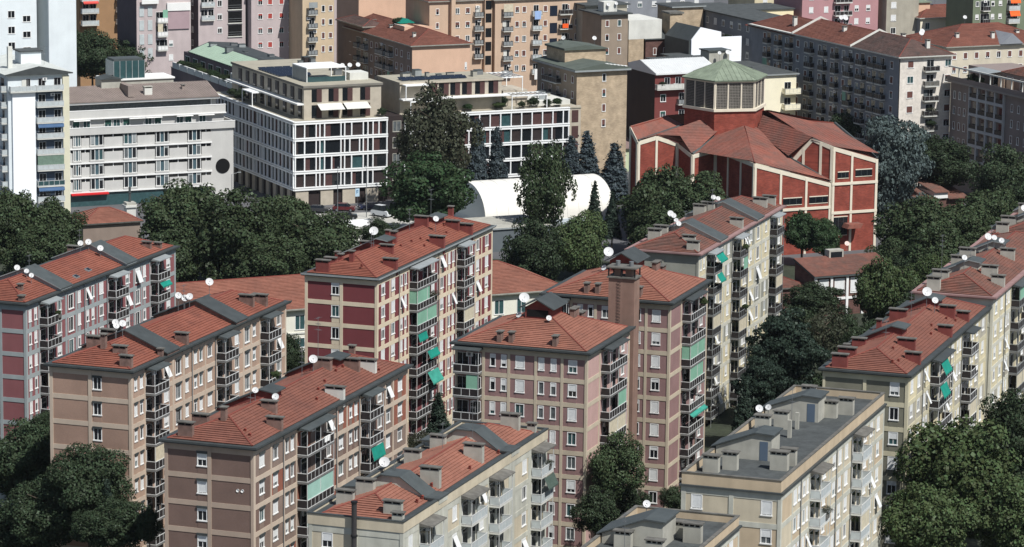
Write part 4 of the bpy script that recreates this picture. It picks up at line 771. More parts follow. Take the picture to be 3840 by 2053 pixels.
# left white tower with blue loggias
m_ice = mat('icy_white_render', (212, 220, 222), .85, .04, .4, streak=.05); m_blue = mat('slate_blue_panel', (76, 90, 106), .7, .08); m_creamy = mat('creamy_strip', (206, 202, 176), .9, .05)
W1 = gen('apartment_tower', 'white tower with blue balcony bays at the left edge', -97.9, 675.5, 12.2, 20, 27.5, m_ice, cat='apartment tower')
zs = [24.4-3.12*k for k in range(8)]
W1.part('blank_wall', MB().box(.75, 5.3, -.5, 0, 0, 24.2, mat('plain_white_wall', (236, 240, 242), .8, .02)))
W1.part('corner_strip', MB().box(10.95, 12.25, -.35, 0, 0, 27.1, m_creamy))
for k, z in enumerate(zs):
    W1.F.put('blue_panel', cached(('bluep',), lambda: MB().box(-2.65, 2.65, -.04, 0, .05, 2.85, m_blue).mesh('blue_panel')), 8.2, z) if k else None
    simple_balc(W1.F, 5.5, 10.9, z, rail_w, rng.choice((pale_panel, pale_panel, glass_t)), 1.2, 3.12, doors=((-1.4, 1.3), (1.75, 1.3)), awn=(.02, .98, mat('blue_awning', (70, 96, 128), .8, .1), .5, .25) if k in (3, 7) else None)
    simple_balc(W1.S, .5, 5.5, z, rail_w, pale_panel, 1.2, 3.12, doors=((0, 1.4),))
simple_balc(W1.F, .2, 5.45, zs[0], rail_w, pale_panel, 1.2, 3.12, doors=((1.2, .9),))
W1.part('roof', MB().prism([(-.8, 27.5), (12.9, 27.5), (12.9, 27.75), (6.05, 29.2), (-.8, 27.75)], 'y', -.8, 20.5, mat('pale_roof_sheet', (190, 194, 188), .6, .08), mcap=sheet_d))
W1.part('roof_cabin', MB().box(4.5, 8.6, 6, 10, 28.4, 31.2, m_ice).box(4.2, 8.9, 5.7, 10.3, 31.2, 31.45, sheet_d)); W1.part('chimney', MB().box(1.6, 2.5, 5.0, 5.8, 27.8, 32.5, offwhite)); antenna(W1, 9.5, 7, 28.6, 3.5); antenna(W1, 8.9, 8.5, 28.6, 3.2)
# taller white tower behind
W2 = gen('apartment_tower', 'tall blank white tower rising out of the top left corner', -94.6, 711.5, 5.8, 20, 52, m_ice, cat='apartment tower', side=())
W2b = gen('apartment_tower', 'tall white tower with dark windows at the top left corner, behind the loggia tower', -113, 704.5, 17.5, 18, 52, m_ice, cat='apartment tower', front=[(a, z, 1.5, 1.5) for a in (4.5, 8, 12.2) for z in (26, 29.2, 32.4, 35.6)] + [(15.4, z, 1.7, 1.3) for z in (25, 28.2, 31.4, 34.6)], fkw=dict(drop=0, g=glass))
# white ribbon building with black disc
m_lime = mat('travertine_render', (188, 187, 182), .9, .05, .4, streak=.05); m_tealg = mat('teal_grey_panel', (66, 88, 96), .7, .08)
WR = Bld('office_building', 'white banded building with corrugated brown roof and a black disc on its end', -87.7, 686.5, 65.3, 34.5, 14, 'building'); WR.F, WR.S = Fac(WR, 'F'), Fac(WR, 'S')
WR.part('wall', MB().box(.3, 34.5, .35, 14, 0, 14.6, m_lime).box(29.7, 34.5, -.02, .35, 0, 14.6, m_lime))
WR.part('shop_front', MB().box(0, 29.7, .1, .4, 0, 2.9, glass_t)); WR.part('shop_awning', MB().prism([(-.9, 2.5), (.05, 2.9), (.05, 2.75), (-.9, 2.35)], 'x', .3, 8, red_aw))
bays_w = [(1.7, 1.6), (5.8, 2.8), (12.7, 2.8), (19.4, 2.8), (26.2, 2.8)]
for k in range(4):
    zb = 2.95+k*2.92; WR.F.put('floor_beam', cached(('wrb',), lambda: MB().box(-15, 15, -.3, .3, -.28, .05, white).mesh('floor_beam')), 14.85, zb)
    xs = [0.0]
    for (c, w) in bays_w: xs += [c-w/2-.12, c+w/2+.12]
    xs.append(29.7)
    for i in range(0, len(xs), 2):
        a0, a1 = xs[i], xs[i+1]
        if a1-a0 > .3:
            WR.F.put('parapet_panel', cached(('wrp', round(a1-a0, 2)), lambda: MB().box(-(a1-a0)/2, (a1-a0)/2, -.05, .3, .1, 1.95, m_lime).mesh('parapet_panel')), (a0+a1)/2, zb)
            wd = a1-a0; ww = WR.F.put('window', cached(('wrw', round(wd, 2)), lambda: MB().box(-wd/2, wd/2, .12, .2, 1.95, 2.7, glass).box(-.08, .08, .1, .22, 1.95, 2.7, white).box(-wd/2, wd/2, .08, .22, 2.58, 2.66, white).mesh('strip_window')), (a0+a1)/2, zb)
    for (c, w) in bays_w:
        window(WR.F, c-w*.3, zb+1.5, w*.32, 2.2, rec=-.1, drop=rng.choice((0, 0, .2, .95)), sh=sheet_l); window(WR.F, c+w*.3, zb+1.5, w*.32, 2.2, rec=-.1, drop=rng.choice((0, 0, .2, .95)), sh=sheet_l)
        WR.F.put('teal_panel', cached(('wrt', w), lambda: MB().box(-w*.13, w*.13, .0, .3, .3, 2.65, m_tealg).mesh('teal_panel')), c, zb); WR.F.put('sill_ledge', cached(('wrl', w), lambda: MB().box(-w/2-.1, w/2+.1, -.35, .2, .1, .42, m_lime).mesh('sill_ledge')), c, zb)
WR.part('terrace_parapet', MB().box(-.3, 34.7, -.45, -.2, 14.3, 15.7, m_lime).box(-.3, 34.7, -.2, 1.2, 14.3, 14.6, m_lime).box(34.4, 34.7, -.2, 14, 14.3, 15.7, m_lime).box(-.35, 34.75, -.5, -.1, 15.7, 15.8, white))
WR.part('upper_wall', MB().box(0, 33, 1.4, 13, 14.6, 17.6, m_lime))
for i, a in enumerate((2.0, 4.2, 8.6, 10.4, 12.4, 17, 19, 23.6, 25.4, 28.4)): window(WR.F, a, 16.0, 1.5, 1.9, rec=1.24, drop=.0 if i % 2 else .5, sh=shutter_g, g=glass_t)
for a in (3, 14.5, 18, 24.5, 29): WR.F.put('awning', cached(('wra',), lambda: MB().prism([(-1.0, -.25), (0, 0), (0, .08), (-1.0, -.17)], 'x', -1.7, 1.7, white).mesh('awning')), a, 17.2, -1.4)
WR.part('upper_terrace', MB().box(-.2, 33.2, .9, 1.15, 17.4, 18.9, m_lime).box(-.2, 33.2, 1.15, 4, 17.4, 17.7, m_lime).box(-.25, 33.25, .85, 1.25, 18.9, 19.0, white).box(-.25, 33.25, .6, 1.15, 17.2, 17.4, white))
WR.part('attic_wall', MB().box(0, 32, 3.2, 12.5, 17.6, 20.2, m_lime)); WR.part('attic_glazing', MB().box(1, 31, 3.1, 3.2, 18.4, 19.9, white).box(1.2, 30.8, 3.05, 3.1, 18.5, 19.8, glass_c)); WR.part('attic_beam', MB().box(-.2, 32.4, 2.2, 3.2, 20.0, 20.35, white))
m_corr = mat('brown_corrugated', (142, 128, 120), .8, .1, .5, streak=.1); rf = MB()
for i in range(100):
    x0 = -.2+i*.326; rf.prism([(2.0, 20.45), (9.5, 22.6), (9.5, 22.72), (2.0, 20.57)], 'x', x0, x0+.2, m_corr); rf.prism([(2.0, 20.38), (9.5, 22.53), (9.5, 22.6), (2.0, 20.45)], 'x', x0+.18, x0+.34, m_corr)
rfo = WR.part('roof', MB().prism([(2.0, 20.35), (9.5, 22.5), (12.8, 21.5), (12.8, 20.35)], 'x', -.2, 32.4, m_corr)); obj('corrugation', rf.mesh('corrugation'), rfo, kind='stuff')
dk = MB(); dk.prism([(1.5*math.cos(t*math.pi/18), 1.5*math.sin(t*math.pi/18)) for t in range(36)], 'y', -.12, -.021, dark); o = WR.part('black_disc', dk); o.location = (32.2, 0, 6.6)
WR.part('stair_block', MB().box(13.4, 14.6, 3.0, 9.6, 21.0, 23.2, m_corr).box(9.5, 13.6, 8.0, 12, 21.5, 24.0, conc).prism([(9.2, 24), (14.0, 24), (11.5, 24.6)], 'y', 7.6, 12.3, sheet_d))
WR.part('plant_room', MB().box(13, 19.5, 10.8, 16, 20, 27.2, glass_t).box(13.2, 19.3, 11.2, 15.5, 27.2, 27.6, sheet).box(11.5, 25.5, 10.4, 17.0, 20, 23.4, conc).box(11.3, 25.7, 10.1, 17.2, 23.4, 23.7, white))
for i in range(6): WR.part('plant_rib', MB().box(13+i*1.3-.06, 13+i*1.3+.06, 10.72, 10.8, 23.7, 27.25, sheet_l))
chimney(WR, 18, 4.5, 21.2, 1.0, 1.6, 1.6, offwhite, conc); chimney(WR, 26, 6, 21.6, .6, .6, 1.0, m_corr)
# white lattice building: corner block, link and wing
m_lat = mat('white_lattice', (232, 234, 232), .6, .03); m_brn = mat('brown_shutter_panel', (78, 52, 50), .7, .12, 1.5); m_brn2 = mat('dark_brown_panel', (50, 41, 40), .7, .12, 1.5); m_stone = mat('beige_stone', (178, 168, 150), .9, .1, .8, streak=.08); m_terr = mat('terrace_floor', (158, 152, 134), .9, .1, .5)
def lattice(B, fac, aend, zb, nfl, fh, cuts, seed, skip=()):
    r = random.Random(seed)
    for k in range(nfl+1):
        z = zb+k*fh; fac.put('floor_beam', cached(('latb', round(aend, 1)), lambda: MB().box(-aend/2-.15, aend/2+.15, -.35, .2, -.14, .16, m_lat).box(-aend/2-.13, aend/2+.13, -.2, .2, .16, .3, sheet_l).box(-aend/2-.15, aend/2+.15, -.35, .2, .3, .52, m_lat).mesh('floor_beam')), aend/2, z)
    for k in range(nfl):
        z = zb+k*fh; xs = sorted(set([0, aend]+list(cuts)+[r.uniform(.5, aend-.5) for _ in range(len(cuts)//4)])); xs = [x for i, x in enumerate(xs) if i == 0 or x-xs[i-1] > .45]
        for i, x in enumerate(xs): fac.put('fin', cached(('fin', fh), lambda: MB().box(-.11, .11, -.33, .2, .52, fh-.14, m_lat).mesh('fin')), min(max(x, .08), aend-.08), z)
        for a0, a1 in zip(xs, xs[1:]):
            w = a1-a0-.2
            if w < .15: continue
            c = r.random(); m = glass if c < .50 else (m_brn if c < .60 else (m_brn2 if c < .95 else glass_t))
            pn = fac.put('panel' if m in (m_brn, m_brn2) else 'pane', plate('infill', w, .52, fh-.14, .02, .06, m), (a0+a1)/2, z, -.0)
            if w > 1.5 and m in (glass, glass_t) and r.random() < .6:
                ws = w*r.uniform(.3, .5); obj('shutter', plate('shutter', ws, .52, fh-.14, -.03, -.005, r.choice((m_brn, m_brn2))), pn, (r.choice((-1, 1))*(w-ws)/2, 0, 0))
GB_ = Bld('apartment_building', 'modern building with white lattice facade and stone penthouse, corner above the street', -43.4, 690.3, 65.3, 19.8, 48, 'apartment building'); GB_.F, GB_.S = Fac(GB_, 'F'), Fac(GB_, 'S')
GB_.part('wall', MB().box(.3, 19.8, .3, 48, 0, 16.6, m_brn2)); GB_.part('terrace', MB().box(-.25, 20.0, -.25, 48, 16.75, 17.0, m_terr)); zb = 3.35
lattice(GB_, GB_.F, 19.8, zb, 4, 3.3, (2.05, 4.5, 6.3, 9.8, 12.1, 14.6, 16.7, 5.3, 10.6, 15.6), 5); lattice(GB_, GB_.S, 46, zb, 4, 3.3, [2.1*i for i in range(1, 22)], 6)
for a in (1.6, 6.9, 11.6, 16.6): GB_.F.put('stone_pier', cached(('pier',), lambda: MB().box(-1.35, 1.35, -.1, .3, 0, 3.2, m_stone).mesh('stone_pier')), a, 0)
for a in range(3, 46, 4): GB_.S.put('stone_pier', cached(('pier2',), lambda: MB().box(-.8, .8, -.1, .3, 0, 3.2, m_stone).mesh('stone_pier')), a, 0)
GB_.part('penthouse_wall', MB().box(3.0, 19.6, 2.6, 44, 17.0, 23.3, m_stone)); GB_.part('penthouse_roof', MB().box(2.8, 19.9, 2.3, 44.3, 23.3, 23.75, mat('dark_parapet', (118, 114, 106), .9, .1), m_terr)); GB_.part('penthouse_ledge', MB().box(1.6, 3.0, 2.6, 44, 19.9, 20.2, white))
for k, z in ((0, 20.4), (1, 17.2)):
    for i in range(9 if k == 0 else 9): GB_.S.put('recess_window', cached(('rw',), lambda: MB().box(-.7, .7, -.03, 0, 0, 2.6, glass).box(.72, 1.5, -.05, 0, 0, 2.6, m_brn2).mesh('recess_window')), 5+i*4.3, z, -3.0)
for a in (5.6, 9.2, 12.2, 16.0):
    for z in (20.4, 17.2): 
        o = GB_.F.put('tall_window', cached(('tw',), lambda: MB().box(-.95, .1, -.03, 0, 0, 2.6, glass).mesh('tall_window')), a, z, -2.6); obj('shutter', cached(('tws',), lambda: MB().box(.12, 1.2, -.08, -.001, 0, 2.6, m_brn).mesh('shutter')), o)
for a in (8.4, 14.0): GB_.F.put('awning', cached(('gaw',), lambda: MB().prism([(-2.2, -1.0), (0, 0), (0, .06), (-2.2, -.94)], 'x', -2.6, 2.6, offwhite).mesh('awning')), a, 20.0, -2.6)
def pergola(B, x0, x1, y0, y1, z, h=2.7, solid=True, side=True):
    mb = MB().box(x0, x1, y0, y1, z+h, z+h+.22, m_lat) if solid else MB()
    if not solid:
        for i in range(9): x = x0+(x1-x0)*i/8; mb.box(x-.06, x+.06, y0, y1, z+h, z+h+.18, m_lat)
        mb.box(x0, x1, y0, y0+.15, z+h-.05, z+h+.19, m_lat).box(x0, x1, y1-.15, y1, z+h-.05, z+h+.19, m_lat)
    for (x, y) in ((x0, y0), (x1-.15, y0), (x0, y1-.15), (x1-.15, y1-.15)): mb.box(x, x+.15, y, y+.15, z, z+h, m_lat)
    o = B.part('pergola', mb)
    if side: obj('screen', MB().box(x0+.02, x0+.1, y0+.2, y1-.2, z, z+h, sheet_l).mesh('screen'), o); obj('glass_screen', MB().box(x0+.2, x1-.2, y0+.02, y0+.05, z, z+1.0, glass_t).mesh('glass_screen'), o)
    return o
pergola(GB_, 5.5, 14.0, 7.5, 15.5, 23.75); pergola(GB_, -.0, 3.0, 24, 30, 17.0, side=False)
def rooftop(B, x0, x1, y0, y1, z, n, seed, m=None):
    r = random.Random(seed)
    for i in range(n):
        x, y, w, l, h = r.uniform(x0, x1), r.uniform(y0, y1), r.uniform(.6, 1.6), r.uniform(.6, 1.8), r.uniform(.5, 1.3)
        mm = r.choice((sheet_l, m_brn2, conc, metal)); o = obj('rooftop_unit', MB().box(-w/2, w/2, -l/2, l/2, 0, h, mm).box(-w/2-.06, w/2+.06, -l/2-.06, l/2+.06, h, h+.08, sheet).mesh('rooftop_unit'), B.e, (x, y, z))
solar = mat('solar_panel', (34, 42, 56), .2, .05, spec=.5)
def solars(B, x0, y0, nx, ny, z):
    me = cached(('solar',), lambda: MB().prism([(-.5, .1), (.5, .5), (.5, .55), (-.5, .15)], 'x', -.85, .85, solar, mcap=metal).mesh('solar_panel'))
    for i in range(nx):
        for j in range(ny): obj('solar_panel', me, B.e, (x0+i*1.8, y0+j*1.6, z))
rooftop(GB_, 14.5, 19, 16, 40, 23.75, 12, 3); solars(GB_, 4.2, 18, 4, 8, 23.75)
GB_.part('lift_box', MB().box(15, 19, 8, 12, 23.75, 25.2, offwhite))
for x in (15.2, 16.8, 18.6): dish(GB_, x, 12.5, 26.2, .6, 165, mast=1.2)
LK = gen('apartment_building', 'dark brown recessed link between the lattice corner block and its wing', -25.3, 700.2, 4.0, 10, 17.0, m_brn2, front=[(2, z, 1.8, 2.2) for z in (5, 8.3, 11.6, 14.9)], fkw=dict(drop=0, fm=conc))
WG_ = Bld('apartment_building', 'white lattice wing with pergolas, behind the tall sparse tree', -22.0, 701.6, 65.3, 39.2, 16, 'apartment building'); WG_.F, WG_.S = Fac(WG_, 'F'), Fac(WG_, 'S')
WG_.part('wall', MB().box(.3, 39.2, .3, 16, 0, 16.6, m_brn2)); WG_.part('terrace', MB().box(-.2, 39.4, -.25, 16, 16.75, 17.0, m_terr)); lattice(WG_, WG_.F, 36.6, zb, 4, 3.3, [2.35*i for i in range(1, 16)], 8)
WG_.part('stone_end', MB().box(36.75, 39.3, -.1, .3, 0, 17.3, m_stone)); 
for k in range(4): WG_.F.put('shutter', cached(('wgs',), lambda: MB().box(-.75, .75, -.05, 0, 0, 2.5, m_brn).mesh('shutter')), 38.0, zb+.6+k*3.3, .1)
WG_.part('penthouse_wall', MB().box(0, 22.5, 2.4, 14, 17.0, 23.0, m_stone)); WG_.part('penthouse_roof', MB().box(-.2, 22.8, 2.1, 14.3, 23.0, 23.4, m_stone, m_terr)); WG_.part('penthouse_ledge', MB().box(-.2, 23.6, .4, 2.4, 19.9, 20.15, white))
for a in (7.0, 9.5, 12, 14.6, 17.5, 20.5):
    o = WG_.F.put('tall_window', cached(('tw',), None), a, 20.3, -2.4); obj('shutter', cached(('tws',), None), o)
pergola(WG_, .4, 5.4, .3, 3.0, 20.2, 2.6, side=False); pergola(WG_, 1.4, 7.4, .2, 2.6, 17.0, 2.5, side=False); pergola(WG_, 19.5, 28, 4, 12, 20.3, 2.8, False, False); pergola(WG_, 24, 32, .6, 5, 17.0, 2.7, False, False)
WG_.part('white_roof_deck', MB().box(30, 38.8, 4, 14, 17.0, 18.0, offwhite)); rooftop(WG_, 2, 22, 5, 12, 23.4, 10, 4); solars(WG_, 2, 4.5, 8, 2, 23.4); rooftop(WG_, 30, 38, 5, 12, 18.0, 6, 5)
WG_.part('penthouse_wall', MB().box(24.5, 30, 6, 14, 17.0, 20.2, m_stone))

# terraced purple building left of the lattice block, with green roof
m_plum = mat('plum_render', (96, 86, 92), .9, .08, .5, streak=.1); m_lil = mat('lilac_render', (184, 170, 168), .9, .06, .5, streak=.08); m_roset = mat('rose_tile', (166, 142, 146), .9, .06)
TB = Bld('apartment_building', 'long terraced plum building with pale green ribbed roof behind the lattice block', -58.5+4.2*.4, 733, 65.3, 14, 46, 'apartment building'); TB.F, TB.S = Fac(TB, 'F'), Fac(TB, 'S')
TB.part('wall', MB().box(0, 14, 0, 46, 0, 17.0, m_plum)); TB.part('upper_wall', MB().box(3, 14, 1, 46, 17, 20.4, m_plum)); TB.part('terrace', MB().box(-.1, 14, -.2, 46.1, 17.0, 17.15, m_terr))
TB.part('roof', MB().prism([(3.2, 20.4), (3.2, 20.6), (8.2, 22.6), (14, 22.2), (14, 20.4)], 'y', 10, 44, sheet_d)); gr = MB()
for i in range(20): gr.prism([(3.0, 20.62), (7.4, 22.36), (7.4, 22.48), (3.0, 20.74)], 'y', 11+i*1.6, 12.4+i*1.6, mat('pale_green_roof', (158, 182, 158), .6, .06))
TB.part('green_sheets', gr)
for k, y in enumerate(range(0, 45, 5)):
    TB.S.put('white_parapet', cached(('tbp',), lambda: MB().box(-2.3, 2.3, -.12, .1, 0, 1.25, pale_panel).box(-2.35, 2.35, -.16, .14, 1.25, 1.33, white).mesh('white_parapet')), y+2.5, 17.0)
    if k % 3 != 2: TB.S.put('terrace_block', cached(('tbk',), lambda: MB().box(-2.3, 2.3, -2.6, 0, -.2, 0, offwhite).box(-2.3, 2.3, -2.6, -2.45, 0, 1.1, pale_panel).box(-2.3, -2.15, -2.45, 0, 0, 1.1, white).box(2.15, 2.3, -2.45, 0, 0, 1.1, white).box(-2.0, 2.0, -2.4, 0, -4.5, -.2, m_plum).mesh('terrace_block')), y+2.5, 13.4)
    TB.S.put('terrace_door', cached(('tbd',), lambda: MB().box(-1.5, 1.5, -.05, 0, .05, 2.4, white).box(-1.4, -.05, -.07, -.051, .1, 2.3, glass_t).box(.05, 1.4, -.07, -.051, .1, 2.3, glass).mesh('terrace_door')), y+3.4, 17.2, -3.0)
    for z in (5.5, 8.5, 11.5): TB.S.put('window', cached(('tbw',), lambda: MB().box(-.7, .7, -.06, 0, 0, 1.8, white).box(-.6, .6, -.08, -.061, .1, 1.7, glass).mesh('window')), y+2.5, z); TB.S.put('screen', cached(('tbs',), lambda: MB().box(-.6, .6, -.15, 0, 0, 2.4, pale_panel).mesh('screen')), y+.6, z)
pergola(TB, 1.0, 4.2, 6, 10.5, 17.15, 2.6, side=True); pergola(TB, 8.5, 12.5, 2, 6, 17.15, 2.4, side=True)
rooftop(TB, 6, 13, 14, 40, 22.2, 6, 9)
# lilac building and yellow building behind it
LB = gen('apartment_building', 'lilac pink building with brick red shutters at the top, left of the yellow one', -60.6, 806, 11.2, 14, 31, m_lil, front=[(a, z, 1.15, 1.35) for a in (2.2, 4.6, 7.4, 9.6) for z in (28.2, 24.9, 21.6, 18.3)], fkw=dict(sh=mat('brick_red_shutter', (170, 64, 56), .7, .1))); flat_roof(LB, 31)
LB2 = gen('apartment_building', 'lilac building with dark loggias and rose tiled panel, top left of centre', -72.5, 803, 11.5, 14, 33, m_lil, front=[(5.2, z, 1.1, 1.4) for z in (28, 24.9, 21.8)], sm_=m_plum, side=[(a, z, 1.3, 1.4) for a in (4, 9) for z in (28, 24.9, 21.8, 18.7)])
for z in (29.6, 26.5, 23.4, 20.3): LB2.F.put('loggia', cached(('log',), lambda: MB().box(-1.7, 1.7, -.03, 0, 0, 2.6, dark).box(-1.8, 1.8, -.25, -.03, -.2, 0, offwhite).box(-1.7, 1.7, -.2, -.16, .45, .5, rail_g).box(-1.7, 1.7, -.2, -.16, .95, 1.0, rail_g).mesh('loggia')), 8.9, z)
for z in (27.4, 24.3): simple_balc(LB2.F, .6, 3.8, z, rail_w, pale_panel, .8)
LB3 = gen('apartment_building', 'plum building with rose tiled bay and white parapets beside the orange awning', -86, 797, 13, 14, 30.5, m_lil, front=[(8.2, z, 1.0, 1.4) for z in (16, 19.2)], sm_=m_plum, cat='apartment building')
LB3.F.put('rose_panel', MB().box(-2.6, 2.6, -.3, 0, 0, 4.2, m_roset).box(-2.8, 2.8, -.5, 0, 4.2, 6.0, white).mesh('rose_panel'), 10, 22.5); LB3.F.put('white_parapet', MB().box(-2, 2, -.9, -.75, 0, 1.4, white).box(-2, 2, -.75, 0, 0, .15, white).mesh('white_parapet'), 3.0, 28.5)
for z in (17.8, 21.0, 24.2): simple_balc(LB3.F, 4.8, 7.2, z, rail_w, white, 1.0)
for a in (1.2, 3.2):
    for z in (16, 19.2, 22.4, 25.6): LB3.F.put('grey_screen', cached(('gsc',), lambda: MB().box(-.55, .55, -.1, 0, 0, 2.3, pale_panel).mesh('grey_screen')), a, z)
m_yel = mat('honey_yellow_render', (196, 174, 142), .9, .05, .5, streak=.08)
YB = gen('apartment_building', 'narrow honey yellow building with one column of balconies', -48.6, 802, 7.8, 16, 32, m_yel, front=[(5.1, z, .8, 1.5) for z in (27.2, 24.1, 21.0, 17.9)] + [(6.9, z, .9, 1.3) for z in (27.2, 24.1, 21.0, 17.9)], fkw=dict(sh=shutter_b)); flat_roof(YB, 32)
for k, z in enumerate((26.0, 22.9, 19.8, 16.7)): simple_balc(YB.F, 1.1, 3.4, z, blackm, rail_g, 1.0, awn=(.05, .95, sheet_l, 1.1, .1) if k == 0 else None, doors=((0, 1.2),))
m_brorange = mat('orange_brick', (156, 120, 84), .9, .06, .6)
OB = gen('apartment_building', 'orange brick building with glass balconies and a bright orange awning at top left', -104, 838, 20, 14, 30, m_brorange, cat='apartment building')
for k, z in enumerate((27.6, 24.7, 21.8, 18.9)):
    simple_balc(OB.F, .2, 4.4, z, rail_w, pale_panel, 1.4, doors=((-.8, 1.4), (1.0, 1.4)), awn=(.05, .95, mat('coral_awning', (190, 74, 66), .8, .05), .4, .6) if k == 2 else None); simple_balc(OB.F, 9, 17.4, z, rail_w, pale_panel, 1.6, doors=((-2.6, 2.2), (.8, 2.2)), awn=(.06, .62, orange_aw, 1.3, .7) if k == 1 else None)
# peach building with hip roof, orange slab behind
m_peach = mat('peach_render', (208, 170, 142), .9, .05, .4, streak=.05); m_peachd = mat('warm_grey_shade_render', (138, 122, 110), .9, .08, .5, streak=.1); m_or = mat('apricot_render', (196, 168, 142), .9, .05, .4, streak=.08)  # warm grey on the peach flank is peach with shade put into the colour
PB = gen('apartment_building', 'peach building with blank sunlit gable and red hip roof above the lattice block', -23.0, 786, 14.2, 40, 20.8, m_peach, front=[(13.2, 16.0, .5, 1.6)], sm_=m_peachd, side=[(a, z, 1.1, 1.5) for a in (2, 6, 9, 21, 24, 34, 37) for z in (18.6, 15.5, 12.4, 9.3)], skw=dict(sh=shutter_b))
for a0, a1 in ((11, 13.6), (15, 19.8), (26, 29), (30.5, 33)):
    for z in (17.2, 14.1, 11, 7.9): simple_balc(PB.S, a0, a1, z, blackm, rail_g, 1.0)
tile_roof(PB, 20.8, tile_b, .36, .6, 31, conc, hip1=False)
PB.part('roof_terrace', MB().box(4, 11, 14, 20, 20.8, 23.6, m_peach).box(3.9, 4.1, 13.9, 20, 23.6, 23.75, offwhite)); PB.part('green_tarp', MB().prism([(5, 23.8), (9, 23.8), (7, 24.8)], 'y', 19, 23, teal))
for (x, y) in ((3, 6), (4, 22), (4.4, 33)): chimney(PB, x, y, 21.5, .7, .7, 1.8, offwhite)
OA = gen('apartment_building', 'apricot slab with stair tower and red tile roof, top centre', -19.6, 803, 14.9, 14, 29, m_or, front=[(a, z, 1.1, 1.4) for a in (7.0, 9.6) for z in (26.8, 23.6, 20.4, 17.2)] + [(2, z, .8, 1.4) for z in (26.8, 23.6)], fkw=dict(sh=shutter_b))
OA.part('stair_tower', MB().box(5.0, 6.0, -1.2, 0, 0, 31.5, m_or).box(13.5, 15.3, -1.0, 0, 0, 31, m_or)); tile_roof(OA, 29, tile_w, .36, .5, 33, conc)
for z in (25.4, 22.2, 19, 15.8): simple_balc(OA.F, 11.0, 13.2, z, blackm, rail_g, 1.0, doors=((0, 1.2),))
for z in (27, 24, 20.6, 17.4, 14.2): OA.F.put('stair_window', cached(('stw',), lambda: MB().box(-.75, .75, -.04, 0, 0, 2.1, glass).mesh('stair_window')), 14.4, z, 1.0)
OC = gen('apartment_building', 'apricot slab hung with laundry and an orange towel, right of the stair tower', -4.6, 808, 23.5, 14, 29, m_or, front=[(a, z, 1.0, 1.4) for a in (5.6, 7.4, 12.8) for z in (26.8, 23.4, 20.0, 16.6, 13.2)] + [(a, z, 1.2, 1.5) for a in (18.4, 21.0) for z in (26.8, 23.4, 20.0)], fkw=dict(sh=shutter_b))
for z in (25.4, 22, 18.6, 15.2, 11.8): simple_balc(OC.F, 1.8, 4.2, z, blackm, rail_g, 1.0, doors=((0, 1.2),)); simple_balc(OC.F, 9.2, 11.6, z, rail_g, pale_panel, 1.0, doors=((0, 1.2),)); simple_balc(OC.F, 16.2, 19.4, z, rail_g, panel_d, 1.0, doors=((0, 1.4),))
for z in (25, 21, 17.4, 13.8): OC.F.put('stair_window', cached(('stw2',), lambda: MB().box(-.95, .95, -.05, 0, 0, 2.4, solar).mesh('stair_window')), 14.9, z)
tile_roof(OC, 29, tile_w, .36, .5, 35, conc)
YB2 = gen('apartment_building', 'pale peach building behind the balcony column at top, left of the apricot slab', -37, 830, 19, 14, 31, m_peach, front=[(15.5, 27, 2.2, 2.4)], fkw=dict(drop=0)); flat_roof(YB2, 31)
YB3 = gen('apartment_building', 'shaded taupe building with stacked balconies between the yellow and peach ones', -35.0, 812, 6, 16, 22, m_peachd, front=[(4.4, z, .9, 1.4) for z in (20, 17, 14)], fkw=dict(sh=shutter_b)); tile_roof(YB3, 22, tile_o, .36, .5, 37, conc)
for z in (17.6, 14.6, 11.6): simple_balc(YB3.F, .6, 2.8, z, blackm, panel_d, 1.0, doors=((0, 1.1),))
# tan brick building, dark red one, low hall
BB = gen('apartment_building', 'tan brick building with blank gable and a row of small windows', 12.9, 722.3, 11.6, 19.3, 23.6, brick_tan, front=[(6.3, z, .85, 1.6) for z in (22.2, 19.0, 15.9, 12.7)], sm_=mat('taupe_render', (150, 134, 116), .9, .08, .5, streak=.1), side=[(a, z, 1.0, 1.5) for a in (2, 5.5, 16.5) for z in (21.8, 18.6, 15.4, 12.2)], fkw=dict(sh=shutter_b), skw=dict(sh=shutter_b))
for z in (20.4, 17.2, 14, 10.8): simple_balc(BB.S, 7.5, 14.5, z, rail_g, panel_d, 1.2)
BB.part('roof', MB().box(-.8, 12.2, -.8, 20, 23.6, 23.95, sheet_l).prism([(-.7, 23.95), (12.1, 23.95), (12.1, 24.1), (5.7, 25.2), (-.7, 24.1)], 'y', -.7, 19.9, mat('green_grey_felt', (84, 92, 84), .9, .12, .6)))
BB.part('roof_cabin', MB().box(1.5, 11, 9, 18, 24.2, 27.0, brick_tan).prism([(1.2, 27), (11.3, 27), (11.3, 27.2), (6, 28.0), (1.2, 27.4)], 'y', 8.6, 18.4, mat('green_grey_felt', (84, 92, 84)))); dish(BB, 8, 8.4, 29.4, .6, 170, mast=1.5); dish(BB, 3.5, 14, 29.0, .6, 200, mast=1.5)
for i in range(12): BB.part('pale_tile_patch', MB().box(2.2+i*.8, 2.75+i*.8, -.4, .5, 24.3+.0, 24.62, offwhite)) if False else obj('snow_stop', cached(('snow',), lambda: MB().box(-.28, .28, -.5, .5, 0, .08, white).mesh('snow_stop')), BB.e, (2.0+i*.85, .35, 24.35+min(i, 11-i)*.12))
DR = gen('apartment_building', 'dark red building with blank brown side wall and white metal roof behind the church', 29.7, 738, 15, 13.2, 21.2, mat('oxblood_render', (120, 60, 56), .9, .06, .5, streak=.06), front=[(2.0, z, 1.3, 1.6) for z in (16.2, 12.6)], sm_=mat('dark_brown_wall', (72, 62, 57), .9, .06, .4, streak=.1), fkw=dict(drop=.3, sh=shutter_g))
